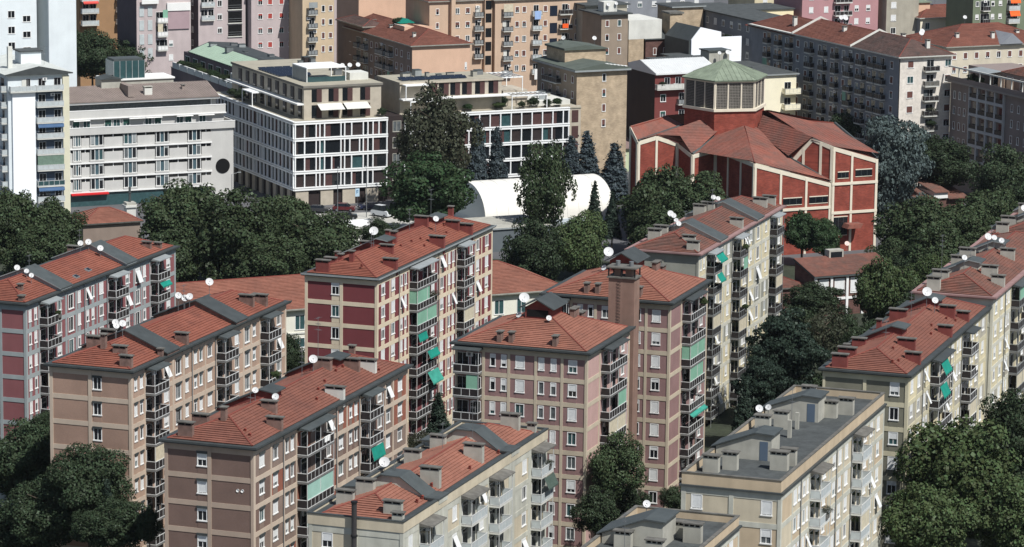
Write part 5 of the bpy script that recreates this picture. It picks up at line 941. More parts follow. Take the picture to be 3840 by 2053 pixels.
DR.part('attic', MB().box(.0, 15, 2, 12, 21.2, 21.3, white)); simple_balc(DR.F, .0, 7, 18.2, offwhite, offwhite, 1.2, 3.0, doors=((-.6, 1.2), (2, 1.2))); simple_balc(DR.F, 5.2, 7.6, 14.8, blackm, rail_g, 1.0, doors=((0, 1.2),)); simple_balc(DR.F, 5.2, 7.6, 11.2, blackm, rail_g, 1.0, doors=((0, 1.2),))
wr = MB().prism([(-.6, 21.5), (7, 23.6), (12.6, 22.4), (12.6, 21.2), (-.6, 21.2)], 'x', -.1, 15.2, mat('white_metal_roof', (214, 216, 214), .5, .04)); DR.part('roof', wr)
ri = MB()
for i in range(38): ri.prism([(-.6, 21.5), (7, 23.6), (7, 23.68), (-.6, 21.58)], 'x', i*.4, i*.4+.08, mat('white_metal_roof', (214, 216, 214)))
DR.part('roof_ribs', ri, kind='stuff')
CB = gen('apartment_building', 'cream building with green shutters and corner balconies right of the green lantern', 52.0, 749, 9.6, 22, 19.8, mat('cream_render', (232, 224, 194), .9, .04, .4, streak=.05), front=[(1.2, z, 1.2, 1.7, dict(sh=shutter_g, drop=.35)) for z in (17.4, 14, 10.6, 7.2)], cat='apartment building')
for z in (15.9, 12.5, 9.1): balcony(CB.F, 6.2, 10.0, z, 3.1, dict(rail=offwhite, panel=MATS['cream_render'], slab=MATS['cream_render']), 1.5, posts=False, doors=((-.6, 1.5),))
flat_roof(CB, 19.8, .5, sheet_l); CB2 = gen('apartment_building', 'grey flat roofed wing with a boxy roof cabin and dishes behind the green lantern', 38.5, 753, 14, 22, 20.3, m_pale); flat_roof(CB2, 20.3, .3, sheet_d)
CB2.part('roof_cabin', MB().box(8, 13, 8, 12, 20.6, 23.2, conc).box(7.7, 13.3, 7.7, 12.3, 23.2, 23.45, sheet)); 
for (x, y, r_) in ((12.2, 7.2, .7), (9.8, 6.6, .5), (13.2, 9, .5), (11, 10, .4)): dish(CB2, x, y, 23.0, r_, 168, mast=2.2)
LH = gen('hall', 'low pale green hall with brown metal roof left of the church', 15.0, 737, 12.0, 14, 5.2, mat('pale_green_render', (186, 196, 160), .9, .05, .4), front=[(8.5, 3.2, 2.6, 1.8)], cat='hall'); LH.part('roof', MB().prism([(-.6, 5.2), (14, 9.4), (14, 9.1), (-.6, 4.95)], 'x', -.5, 12.4, mat('brown_sheet', (128, 108, 104), .7, .06, .5, streak=.08))); dish(LH, 12, 10, 9.8, .75, 170, mast=2)
# grey stone building on the right with dark shaded flank
m_grey = mat('grey_stone_render', (214, 206, 194), .9, .1, .9, streak=.1, fine=.08, finescale=2); m_bluegr = mat('cool_grey_shade_render', (132, 136, 142), .9, .08, .6, streak=.1)  # cool grey also carries shade in its colour on flanks away from sun
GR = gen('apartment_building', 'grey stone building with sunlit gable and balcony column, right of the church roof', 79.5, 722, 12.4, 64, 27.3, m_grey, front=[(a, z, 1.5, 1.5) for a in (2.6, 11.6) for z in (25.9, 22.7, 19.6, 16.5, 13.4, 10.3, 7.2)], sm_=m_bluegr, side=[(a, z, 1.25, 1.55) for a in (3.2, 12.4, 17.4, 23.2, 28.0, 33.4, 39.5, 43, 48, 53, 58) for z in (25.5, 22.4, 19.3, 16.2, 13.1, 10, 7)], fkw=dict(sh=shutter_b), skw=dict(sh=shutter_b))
GR.part('gutter_pipe', MB().box(-.12, .0, -.14, -.02, 0, 27.2, blackm))
for k, z in enumerate((24.4, 21.3, 18.2, 15.1, 12, 8.9)): simple_balc(GR.F, 5.6, 9.0, z, rail_g, rng.choice((conc_d, panel_d, pale_panel)), 1.1, doors=((0, 1.6),))
for a0, a1 in ((5.4, 8.4), (8.9, 11.6), (13.6, 16.4), (18.8, 21.6), (25, 27), (30, 32.4), (35.6, 38.4), (45, 47), (50, 52), (55, 57)):
    for z in (24.2, 21.1, 18, 14.9, 11.8, 8.7): simple_balc(GR.S, a0, a1, z, rail_g, panel_d, 1.1, doors=((0, 1.5),))
eave(GR, 27.3, .7, offwhite, .22)
hip_roof(GR, -.7, 13.1, -.7, 19, 27.55, .42, tile_o, hip1=False, seed=41); hip_roof(GR, -.7, 13.1, 19.2, 44, 27.55, .42, tile_b, hip0=False, hip1=False, seed=43); hip_roof(GR, -.7, 13.1, 44.4, 66, 27.0, .42, tile_b, hip0=False, seed=45)
GR.part('fire_wall', MB().prism([(-.9, 27.5), (6.2, 30.7), (13.3, 27.5), (13.3, 27.9), (6.2, 31.1), (-.9, 27.9)], 'y', 18.95, 19.2, offwhite).prism([(-.9, 27.5), (6.2, 30.7), (13.3, 27.5), (13.3, 27.9), (6.2, 31.1), (-.9, 27.9)], 'y', 44.0, 44.35, offwhite))
for (x, y) in ((8, 2.5), (4, 30), (3, 50), (9, 14)): chimney(GR, x, y, 28.6, .8, .8, 2.0, offwhite)
for (x, y) in ((11, 10), (13, 13), (10, 40), (11, 42), (9.5, 41)): dish(GR, x, y, 31.0, .7, 165, mast=2)
# pink grey building with arcaded loggias at right edge
m_mush = mat('mushroom_render', (138, 124, 118), .9, .06, .5, streak=.06); m_log = mat('loggia_grey', (176, 176, 176), .8, .05)
RP = gen('apartment_building', 'mushroom coloured building with white arcaded loggias at the right edge', 104.8, 694.6, 14, 34, 22.2, m_mush, side=[(a, z, .75, 1.6) for a in (32.4, 30.4, 28.4, 10.5, 8, 5.5, 3, 1) for z in (19.6, 16.4, 13.2, 10, 6.8)], skw=dict(sh=shutter_b))
for k in range(6):
    z = 3.6+k*3.2
    for j in range(4):
        RP.S.put('loggia', cached(('rpl',), lambda: slab_holes(-1.65, 1.65, 0, 3.2, [(-1.4, 1.4, .35, 2.95)], .5, m_log).mesh('loggia')), 24.6-j*3.3, z, .5); RP.S.put('loggia_back', cached(('rpb',), lambda: MB().box(-1.6, 1.6, -.02, .0, .1, 3.1, mat('shaded_back', (140, 118, 106), .9, .1)).box(-.5, .6, -.05, -.02, .4, 2.6, glass).box(-1.4, 1.4, -.4, -.36, .4, 1.25, panel_d).mesh('loggia_back')), 24.6-j*3.3, z)
RP.part('terrace', MB().box(-1.0, 14, -.5, 34.8, 22.2, 22.6, mat('mushroom_ledge', (150, 140, 132), .9, .1))); RP.part('terrace_parapet', MB().box(-.9, -.7, 0, 34, 22.6, 23.5, m_mush)); RP.part('attic', MB().box(3.5, 14, 2, 33, 22.6, 25.6, m_mush)); RP.part('terrace_beam', MB().box(-.7, -.4, 0, 34, 25.3, 25.6, offwhite))
for a in range(2, 34, 4): RP.part('terrace_post', MB().box(-.65, -.45, a, a+.2, 22.6, 25.3, offwhite))
for a in (6, 12, 17, 22): RP.S.put('attic_window', cached(('rpw',), lambda: MB().box(-1.2, 1.2, -.05, 0, 0, 2.3, white).box(-1.05, 1.05, -.07, -.051, .1, 2.2, glass).mesh('attic_window')), a, 22.7, -3.5)
for a in (15, 18.2): RP.S.put('apricot_panel', cached(('rpa',), lambda: MB().box(-1.2, 1.2, -.06, 0, 0, 2.3, m_or).mesh('apricot_panel')), a, 22.7, -2.2)
RP.part('metal_awning', MB().prism([(3.4, 25.7), (-.2, 25.4), (-.2, 25.45), (3.4, 25.8)], 'y', 20, 28, sheet_l)); ro_, _ = hip_roof(RP, 3.2, 15, 1, 20, 25.7, .36, tile_w, seed=51); RP.part('roof_cabin', MB().box(8, 12, 4, 8, 26, 29.3, offwhite).box(7.6, 12.4, 3.6, 8.4, 29.3, 29.6, sheet))
# roofs at the top right
RR = gen('apartment_building', 'cream building with broad red hip roof at upper right edge', 99.5, 806, 30, 20, 19.6, mat('cream_render2', (196, 186, 164), .9, .06, .5, streak=.1), front=[(a, z, 1.1, 1.5) for a in range(2, 29, 3) for z in (17.6, 14.4)], fkw=dict(sh=shutter_b)); tile_roof(RR, 19.6, tile_b, .36, .6, 61, conc); 
for (x, y) in ((5, 4), (14, 3), (22, 5), (13, 10)): chimney(RR, x, y, 20.8, .8, .8, 1.7, offwhite)
RR.part('gable_dormer', MB().prism([(14, 20), (20, 20), (17, 22.4)], 'y', -1.0, 7, m_bluegr)); dish(RR, 12, 12, 25, .6, 170, mast=2)
HP = gen('apartment_building', 'cream pavilion building with red hip roof and grey dormer, upper right', 98, 848, 21, 12, 21.6, mat('cream_render3', (232, 222, 196), .9, .05), front=[(a, 19.8, 1.3, 1.6) for a in (2, 8, 12)], sm_=m_bluegr, fkw=dict(drop=0)); tile_roof(HP, 21.6, tile_b, .36, .5, 63, offwhite); HP.part('dormer', MB().box(.5, 5, 4, 8, 22, 25, m_peach).box(.2, 5.3, 3.6, 8.4, 25, 25.3, green_cu)); dish(HP, 7, 5, 26, .7, 168, mast=2)
PK = gen('apartment_building', 'pink building with dark balcony column at the top edge', 68.5, 838, 21, 14, 30, mat('pink_wall', (176, 130, 132), .9, .05, .4), front=[(a, z, 1.1, 1.4) for a in (2.5, 6.6, 15, 18.2) for z in (27.5, 24.4, 21.3)]); flat_roof(PK, 30)
for z in (26, 22.9, 19.8): simple_balc(PK.F, 8.6, 13.2, z, rail_w, panel_d, 1.2)
CR = gen('apartment_building', 'pale cream building with green awning at the top, left of the pink one', 52, 832, 16, 12, 24.6, mat('cream_render4', (230, 214, 170), .9, .05), front=[(a, z, 1.1, 1.4) for a in (3, 9, 13) for z in (22.6, 19.5)]); flat_roof(CR, 24.6)
BG = gen('apartment_building', 'beige and grey stacked building at the top edge between pink and red roofs', 89.5, 846, 9, 12, 27, m_gb, front=[(2, z, 1.4, 1.5) for z in (25, 21.9, 18.8)]); flat_roof(BG, 27)
GN = gen('apartment_building', 'sage green rendered building with orange awning at the top right corner', 108.5, 832, 22, 12, 30, mat('sage_green_render', (112, 124, 100), .9, .06, .4, streak=.1), front=[(a, z, .9, 1.2) for a in (5.5, 7.6, 1.2) for z in (27, 23.9, 20.8)]); flat_roof(GN, 30)
for z in (25.4, 22.3): simple_balc(GN.F, 9.5, 12.6, z, rail_w, pale_panel, 1.0, awn=(.05, .95, orange_aw, 1.0, .5)); simple_balc(GN.F, 2.4, 4.4, z, rail_g, panel_d, .9)
# middle top: dark grey and brick buildings
GO = gen('apartment_building', 'shaded taupe building with flat roof and loggias at the top, beside the apricot slab', 16.4, 812, 10.6, 14, 27.6, m_gb, front=[(1.2, z, 1.3, 1.5) for z in (25.2, 21.8, 18.4)], cat='apartment building'); flat_roof(GO, 27.6, .6)
for z in (24.5, 21, 17.5): GO.F.put('loggia', cached(('log2',), lambda: MB().box(-1.2, 1.2, -.03, 0, 0, 2.7, dark).box(-1.2, 1.2, -.3, -.25, 0, .9, rail_g).mesh('loggia')), 4.0, z)
GO2 = gen('apartment_building', 'taupe courtyard building with rounded grey roof and dishes, top centre right', 19.8, 803, 6.8, 10, 26.6, mat('taupe_render'  , (150, 134, 116)), front=[(a, z, .9, 1.5) for a in (1.5, 4.6) for z in (24.6, 21.4, 18.2)], fkw=dict(sh=shutter_b)); flat_roof(GO2, 26.6, .8); GO2.part('white_tank', MB().box(2, 5.4, 3, 6, 26.9, 29.2, offwhite)); dish(GO2, 3, 2.6, 28.6, .55, 170, mast=1.5); dish(GO2, 5, 2.6, 28.8, .5, 170, mast=1.5)
WBk = gen('apartment_building', 'narrow tan brick end wall with white rendered top, right of the taupe court', 26.2, 806.5, 3.9, 12, 20.6, brick_tan); WBk.part('white_top', MB().box(-.02, 8.5, -.02, 12, 20.6, 25.0, offwhite))
BBk = gen('apartment_building', 'shaded brown brick building with dark pitched roof beside a brick stack', 30.2, 808.5, 9, 12, 20.4, brick_brown, front=[(a, z, .8, 1.6) for a in (2.4, 5) for z in (17.6, 14.4)], fkw=dict(sh=shutter_b)); BBk.part('roof', MB().prism([(-.4, 20.4), (6, 24.6), (12, 20.4)], 'x', -.3, 5.6, sheet_d)); BBk.part('brick_stack', MB().box(5.8, 9.0, -.8, 3, 0, 26.2, brick_tan).box(5.5, 9.3, -1.1, 3.3, 26.2, 26.6, conc_d))
WT = gen('apartment_building', 'white blank gable wall with dark felt roof, above the white metal roof', 40.2, 797, 12.9, 12.4, 17.5, mat('bright_white_wall', (238, 242, 246), .8, .02), sm_=brick_brown, side=[(a, 17.2-2, .9, 1.4) for a in (3, 8)], cat='building')
WT.part('gable_wall', MB().prism([(0, 17.5), (7.6, 17.5), (7.6, 23.4), (2.4, 24.6), (0, 21.8)], 'y', -.02, .3, MATS['bright_white_wall']).box(7.6, 12.9, -.02, .3, 17.5, 22.2, MATS['bright_white_wall'])); WT.part('roof', MB().prism([(-.5, 21.6), (2.4, 24.5), (7.6, 23.3), (7.6, 17.4), (-.5, 17.4)], 'y', .3, 12.4, sheet_d)); WT.part('roof_garden', MB().box(7.6, 12.8, .3, 12, 17.5, 20.6, m_terr))
CBk = gen('building', 'tan brick cabin with grey cap behind the white gable', 37.0, 822, 8, 8, 26.4, brick_tan, cat='building'); flat_roof(CBk, 26.4, .5, sheet_l); antenna(CBk, 2, 2, 26.6, 5)
SM = gen('building', 'small apricot cabin with dark flat roof and three dishes, left of the white gable', 35.6, 794, 4.6, 4, 18.2, m_or, cat='building'); flat_roof(SM, 18.2, .6, sheet_d)
for x in (3.6, 4.6, 5.6): dish(SM, x, -.6, 17.8, .55, 165, mast=1.5)
DK = gen('apartment_building', 'shaded navy grey building with long balconies at the top, behind the white gable', 56.5, 800, 10, 40, 25.5, m_bluegr, sm_=m_bluegr, side=[(a, z, 1.3, 1.5) for a in range(3, 40, 4) for z in (23.5, 20.4, 17.3)], cat='apartment building'); flat_roof(DK, 25.5, .6)
for i, (x, y, w, d_, z) in enumerate(((-30, 870, 40, 14, 27), (14, 872, 40, 14, 26), (60, 880, 50, 14, 27), (-90, 880, 50, 14, 27), (-140, 860, 40, 14, 27))):
    b_ = gen('apartment_building', ('pale plaster block behind the peach building at the very top', 'grey plaster block at the very top, beyond the dark courtyard', 'cream plaster block along the very top right', 'buff plaster block behind the orange brick building', 'buff plaster block beyond the top left tower')[i], x, y, w, d_, z, (m_gb, m_bluegr, m_yell, m_lil, m_gb)[i], front=[(a, zz, 1.2, 1.4) for a in np.arange(3, w-2, 4.0) for zz in (z-2, z-5.1)]); flat_roof(b_, z)
# ---------------------------------------------------------------- sports dome, school, parish house, small buildings
DM = Bld('sports_dome', 'white barrel vaulted sports dome behind the garden trees', -5.2, 667.1, 65.3, 27.5, 17, 'sports dome')
mem = mat('white_membrane', (222, 220, 210), .6, .04, .3, streak=.03); seam_m = mat('membrane_seam', (196, 196, 190), .6, .02); mem2 = mat('bluish_shade_membrane', (192, 204, 210), .6, .03, .3)  # bluish copy of the white membrane, shade of the end walls in its colour
vp = [(8.4-8.4*math.cos(t*math.pi/24), 1.0+6.9*math.sin(t*math.pi/24)**.85) for t in range(25)]; sk = MB(); sk.mi(mem)
k = 0; NX = 23
for i in range(NX):
    for (y, z) in vp: sk.v.append((27.5*i/(NX-1), y, z+.05*math.sin(i*math.pi)))
for i in range(NX-1):
    for j in range(24): a = i*25+j; sk.f.append((a, a+25, a+26, a+1)); sk.m.append(0)
obj('membrane', sk.mesh('membrane', True), DM.e); rb_ = MB()
for i in range(0, 23, 2): 
    x = 27.5*i/22
    for j in range(24): rb_.tube((x, vp[j][0], vp[j][1]+.01), (x, vp[j+1][0], vp[j+1][1]+.01), .05, .05, seam_m, 3)
obj('ribs', rb_.mesh('ribs'), DM.e)
DM.part('end_wall', MB().poly([(0, y, z) for y, z in vp], mem2)); DM.part('end_wall', MB().poly([(27.5, y, z) for y, z in reversed(vp)], mem2))
DM.part('skirt', MB().box(-.1, 27.6, -.12, 16.9, 0, 1.05, mem2))
AN = gen('annex', 'low dark walled annex with flat roof in front of the white dome', -7.5, 640, 16, 12, 4.2, mat('slate_wall', (92, 100, 104), .9, .08), side=[(a, 2.6, 1.6, 1.0) for a in (2, 5, 8)], cat='building'); flat_roof(AN, 4.2, .3, sheet_l, top=conc)
SC = gen('school', 'low cream school with long pink tiled hip roof behind the crimson block', -62.0, 536.2, 78, 17, 7.0, mat('school_cream', (218, 216, 200), .9, .05, .4, streak=.06), front=[(a, 4.9, 1.7, 2.4) for a in (22, 25, 28, 31.2, 34.4, 62, 66, 70)] + [(a, 1.6, 1.7, 1.6) for a in (22, 25, 28, 31.2, 34.4)], cat='school', fkw=dict(drop=0, g=glass_t)); SC.part('string_course', MB().box(-.1, 78.1, -.15, 0, 3.05, 3.3, offwhite))
tile_roof(SC, 7.0, tile_c, .40, .8, 71, conc)
PH_ = Bld('parish_house', 'brick parish house with weathered single pitch roof and white window surrounds', 51.0, 583.5, 65.3, 15.5, 6.8, 'house'); PH_.F, PH_.S = Fac(PH_, 'F'), Fac(PH_, 'S')
PH_.part('wall', MB().box(.26, 15.5, .26, 6.8, 0, 6.6, brick_brown)); wallwin(PH_, PH_.F, 15.5, 0, 6.9, brick_brown, [(1.8+3.1*i, 5.0, 1.9, 2.6) for i in range(5)]); wallwin(PH_, PH_.S, 6.8, 0, 6.9, brick_brown, [], a0=.003)
for i in range(6): PH_.F.put('white_pier', cached(('phb',), lambda: MB().box(-.22, .22, -.3, 0, 0, 6.85, white).mesh('white_pier')), .2+3.05*i, 0)
PH_.part('floor_beam', MB().box(0, 15.5, -.2, 0, 2.7, 3.1, white)); PH_.part('gable_wall', MB().prism([(0, 6.6), (6.8, 6.6), (6.8, 8.8), (0, 6.95)], 'x', .01, .3, brick_brown))
rm = MB(); tiles(rm, (-.3, -.6, 7.0), (15.8, -.6, 7.0), (15.8, 6.9, 8.95), (-.3, 6.9, 8.95), tile_w, .45, .06, 77); ro = PH_.part('roof', MB().prism([(-.6, 6.95), (6.9, 8.9), (6.9, 8.6), (-.6, 6.7)], 'x', -.3, 15.8, sheet)); obj('tile_courses', rm.mesh('tile_courses'), ro, kind='stuff')
PH_.part('dormer', MB().box(6.2, 9.0, 6.0, 7.6, 8.0, 10.0, conc).box(6.5, 8.7, 5.95, 6.0, 8.6, 9.7, glass)); dish(PH_, 10.2, 7, 10.8, .55, 170, mast=1.8, m=mat('logo_dish', (220, 190, 180), .5, .1))
PH2 = gen('parish_house', 'lower brick wing with tile roof left of the parish house', 43.6, 583, 7.2, 7, 4.6, brick_brown, front=[(5.0, 3.0, 1.3, 1.8)], cat='house'); tile_roof(PH2, 4.6, tile_w, .35, .4, 79)
SH = gen('garden_pavilion', 'small pavilion with stepped rusty tile roof among the trees right of the church', 80.2, 690, 11, 7, 3.0, brick_brown, cat='pavilion')
for i, (x0, x1, z) in enumerate(((-.5, 4.2, 3.2), (3.6, 7.0, 4.4), (7.0, 11.8, 3.0))): SH.part('roof', MB().prism([(-.8, z), (7.6, z+1.4), (7.6, z+1.2), (-.8, z-.2)], 'x', x0, x1, tile_w, mcap=offwhite))
SH.part('clerestory', MB().box(3.7, 6.9, -.4, 7.2, 3.0, 4.4, white)); 
SR = gen('garden_house', 'small house with old red hip roof between trees at left', -78.5, 634, 11, 9, 5.5, m_peachd, cat='house'); tile_roof(SR, 5.5, tile_c, .42, .5, 81)
def solo(name, label, cat, x, y, mb, group=None, rz=0): return tag(obj(name, mb.mesh(name), None, (x, y, 0), rz), label, cat, group)
solo('stone_pillar', 'white stone pillar with moulded cap in front of the banded building', 'pillar', -73.0, 662, MB().box(-.9, .9, -.9, .9, 0, 4.4, offwhite).box(-1.2, 1.2, -1.2, 1.2, 4.4, 4.8, offwhite).box(-.95, .95, -.95, .95, 4.8, 5.3, conc).box(-.18, .18, -.18, .18, 5.3, 8.2, sheet_d).box(-.26, .26, -.26, .26, 7.0, 7.15, sheet_d), None, R(24.7))
TN = solo('canvas_pavilion', 'white flat topped market canopy beside the parked cars', 'canopy', -30.5, 655, MB().box(-5.5, 5.5, -3.4, 3.4, 2.7, 2.95, white).box(-5.4, 5.4, -3.3, 3.3, 0, 2.7, offwhite), None, R(24.7))
# cars
def car(label, x, y, rz, body, kind='suv'):
    e = obj('parked_car', None, None, (x, y, 0), rz); tag(e, label, 'car', 'cars parked by the lattice building'); h = 1.0 if kind != 'van' else 1.25; top = 1.62 if kind == 'suv' else (1.45 if kind == 'car' else 2.3)
    bm = mat('car_'+label.split()[0], body, .25, 0, spec=.5)
    pr = [(-2.2, .35), (-2.25, .75), (-2.15, h-.05), (-1.25, h+.02), (1.9, h+.05), (2.2, h-.15), (2.25, .4)]; lo = MB().prism(pr, 'y', -.9, .9, bm); o = obj('body', lo.mesh('body'), e)
    cab = [(-1.25, h), (-.55, top), (1.35, top), (2.0, h+.02)]; cb = MB(); k = len(cb.v); i = cb.mi(glass); j = cb.mi(bm)
    for s_y in (-1, 1):
        for (x_, z_) in cab: cb.v.append((x_, s_y*(.86 if z_ < h+.1 else .68), z_))
    cb.f += [(0, 1, 2, 3), (7, 6, 5, 4), (0, 4, 5, 1), (1, 5, 6, 2), (2, 6, 7, 3)]; cb.m += [i, i, i, j, i]; obj('cabin', cb.mesh('cabin'), e)
    wm = cached(('wheel',), lambda: MB().tube((0, -.1, 0), (0, .1, 0), .33, .33, blackm, 14).tube((0, .1, 0), (0, -.105, 0), .2, .2, metal, 10).tube((0, -.1, 0), (0, .11, 0), .2, .2, metal, 10).mesh('wheel'))
    for wx in (-1.4, 1.4):
        for wy in (-.85, .85): obj('wheel', wm, e, (wx, wy, .33))
    for wy in (-.7, .7): obj('headlight', cached(('hl',), lambda: MB().box(-.03, .03, -.16, .16, -.07, .07, white).mesh('headlight')), e, (-2.24, wy, .78)); obj('tail_light', cached(('tl',), lambda: MB().box(-.03, .03, -.12, .12, -.1, .1, red_aw).mesh('tail_light')), e, (2.2, wy, .85))
    return e
car('maroon parked car in front of the stone piers', -33.3, 686, R(175), (86, 20, 26)); car('navy parked car beside the maroon one', -28.4, 688.5, R(20), (26, 34, 62), 'car'); car('black parked car on the shaded pavement nearer the canopy', -32.5, 676.5, R(185), (22, 24, 26), 'car'); car('silver parked van half hidden by the chestnut', -25.6, 680, R(140), (206, 210, 212), 'van'); car('charcoal parked car behind the plane trees, left of the maroon one', -38.2, 684, R(170), (44, 46, 50), 'car')
def lamp(label, x, y, h, rz):
    e = obj('street_lamp', None, None, (x, y, 0), rz); tag(e, label, 'street lamp', 'street lamps')
    obj('pole', cached(('lpole', h), lambda: MB().tube((0, 0, 0), (0, 0, h), .09, .06, metal, 6).tube((0, 0, h-.05), (1.4, 0, h+.25), .05, .04, metal, 5).mesh('pole')), e); obj('lamp_head', cached(('lh',), lambda: MB().box(-.35, .35, -.13, .13, -.08, .06, sheet_l).mesh('lamp_head')), e, (1.6, 0, h+.28))
lamp('curved street lamp beside the disc on the banded building', -55.8, 690, 6.5, R(30)); lamp('street lamp in front of the lattice corner block', -34.5, 684, 8.5, R(90)); lamp('tall street lamp beside the maroon car', -28.6, 679, 9.5, R(100)); lamp('street lamp in the shaded lane left of the lattice block', -48.5, 705, 6.0, R(20)); lamp('street lamp at right edge above the pale row', 88.2, 628, 9, R(150))
solo('parking_sign', 'pale blue parking sign on a pole by the stone piers', 'sign', -30.9, 690, MB().tube((0, 0, 0), (0, 0, 2.3), .04, .04, metal, 5).box(-.45, .45, -.03, .03, 2.3, 3.9, mat('sign_blue', (176, 204, 222), .5, .05)).box(-.2, -.06, -.05, -.03, 2.9, 3.6, mat('sign_mark', (60, 110, 150), .5, 0)).box(-.06, .2, -.05, -.03, 3.45, 3.6, mat('sign_mark', (60, 110, 150))).box(-.06, .2, -.05, -.03, 3.15, 3.28, mat('sign_mark', (60, 110, 150))), None, R(24.7))

# ---------------------------------------------------------------- trees
def crown_mesh(name, mats, seed, R_, H_, n_clump, per, size, shape='round', up=.25, flat=1.0, inner=0):
    """leaf cards on many lumpy clumps; R_ radius, H_ half height, centred on the origin"""
    rs = np.random.RandomState(seed); cs = []; bias = rs.normal(size=(5, 3)); bias /= np.linalg.norm(bias, axis=1)[:, None]; amp = rs.uniform(-.22, .16, 5)
    while len(cs) < n_clump:
        p = rs.normal(size=3); p /= np.linalg.norm(p); q = .62+.36*rs.rand()**.6 if rs.rand() < .86 else rs.rand()*.6
        q *= 1+sum(a*max(0, p@b)**3 for a, b in zip(amp, bias))
        p = p*q
        if shape == 'tall': p[:2] *= .5+.5*(1-abs(p[2])**1.5)
        if shape == 'dome' and p[2] < -.6: continue
        cs.append(p)
    P = []; N = []
    for c in cs:
        rad = rs.choice((rs.uniform(.10, .16), rs.uniform(.17, .29))); k = int(per*(rad/.19)**2)
        d = rs.normal(size=(k, 3)); d /= np.linalg.norm(d, axis=1)[:, None]
        out = np.array(c)/max(.2, np.linalg.norm(c)); keep = (d@out > -.35); d = d[keep]
        rr = rad*(.55+.55*rs.rand(len(d))**.5)[:, None]
        P.append((np.array(c)*.86+d*rr*np.array([1, 1, flat]))); N.append(d*.8+np.array([0, 0, up])+out*.3)
    P = np.vstack(P)*np.array([R_, R_, H_]); N = np.vstack(N); N += rs.normal(scale=.5, size=N.shape); N /= np.linalg.norm(N, axis=1)[:, None]
    sz = np.full(len(P), size)
    if inner:                                           # big leaf sprays filling the inside so that one cannot look through
        q = rs.normal(size=(inner, 3)); q /= np.linalg.norm(q, axis=1)[:, None]; q *= (.70*rs.rand(inner)**.35)[:, None]
        if shape == 'tall': q[:, :2] *= (.5+.5*(1-np.abs(q[:, 2:])**1.5))
        n2 = q+rs.normal(scale=.5, size=q.shape); n2 /= np.linalg.norm(n2, axis=1)[:, None]
        P = np.vstack([P, q*np.array([R_, R_, H_])]); N = np.vstack([N, n2]); sz = np.concatenate([sz, np.full(inner, size*1.35)])
    return cards(name, mats, P, N, sz, rs)
def cards(name, mats, P, N, size, rs, aspect=1.0):
    n = len(P); a = np.cross(N, rs.normal(size=(n, 3))); a /= np.linalg.norm(a, axis=1)[:, None]; b = np.cross(N, a); s = (size*(.6+.8*rs.rand(n)))[:, None]
    bend = N*s*.22*rs.normal(size=(n, 1))
    q = np.stack([P-a*s*.5*aspect, P-b*s*.42+bend*.3, P+a*s*.5*aspect+bend, P+b*s*.42], 1).reshape(-1, 3)
    me = bpy.data.meshes.new(name); me.vertices.add(4*n); me.vertices.foreach_set('co', q.astype(np.float32).ravel()); me.loops.add(4*n); me.loops.foreach_set('vertex_index', np.arange(4*n, dtype=np.int32)); me.polygons.add(n); me.polygons.foreach_set('loop_start', np.arange(0, 4*n, 4, dtype=np.int32)); me.polygons.foreach_set('loop_total', np.full(n, 4, dtype=np.int32))
    for m in mats: me.materials.append(m)
    me.update(calc_edges=True); me.validate(); return me
def conifer_mesh(name, mats, seed, R_, H_, n, size, tiers=14, droop=.35, flat=False):
    rs = np.random.RandomState(seed); P = []; N = []
    for t in range(tiers):
        f = t/(tiers-1); z = -1+2*f; rad = (1-f)**.85*.95+.05
        if flat: rad = (1-f**2.2)*.95*(.7+.3*rs.rand())+.08
        nb = int(6+12*rad)
        for k in range(nb):
            an = rs.rand()*6.283; ln = rad*(.75+.35*rs.rand()); m = int(n*ln/nb*2.2/tiers)+3
            u = rs.rand(m)**.7; w = rs.normal(scale=.10 if not flat else .16, size=m)*(.5+u)
            x = ln*u*np.cos(an)-w*np.sin(an); y = ln*u*np.sin(an)+w*np.cos(an); zz = z-(droop if not flat else .06)*ln*u*(.6 if not flat else .5)+rs.normal(scale=.03, size=m)+rs.normal()*.02
            P.append(np.stack([x, y, zz], 1)); N.append(np.stack([np.cos(an)*.5+rs.normal(scale=.3, size=m), np.sin(an)*.5+rs.normal(scale=.3, size=m), np.full(m, 1.0)], 1))
    P = np.vstack(P)*np.array([R_, R_, H_]); N = np.vstack(N); N /= np.linalg.norm(N, axis=1)[:, None]
    return cards(name, mats, P, N, size, rs, 1.3)
L_pl = leaf_mat('plane_leaf', (61, 72, 50)); L_ch = leaf_mat('chestnut_leaf', (54, 71, 47)); L_br = leaf_mat('bright_leaf', (72, 85, 55)); L_dk = leaf_mat('dark_leaf', (57, 69, 50)); L_bd = leaf_mat('broad_leaf', (54, 65, 47)); L_sp = leaf_mat('olive_leaf', (64, 67, 53)); L_lm = leaf_mat('lime_leaf', (62, 74, 51)); L_bl = leaf_mat('blue_needle', (62, 72, 76), .3, .1); L_ce = leaf_mat('dark_needle', (44, 56, 47), .3, .1); L_bc = leaf_mat('blue_cedar_needle', (82, 94, 92), .3, .1)
TM = {}
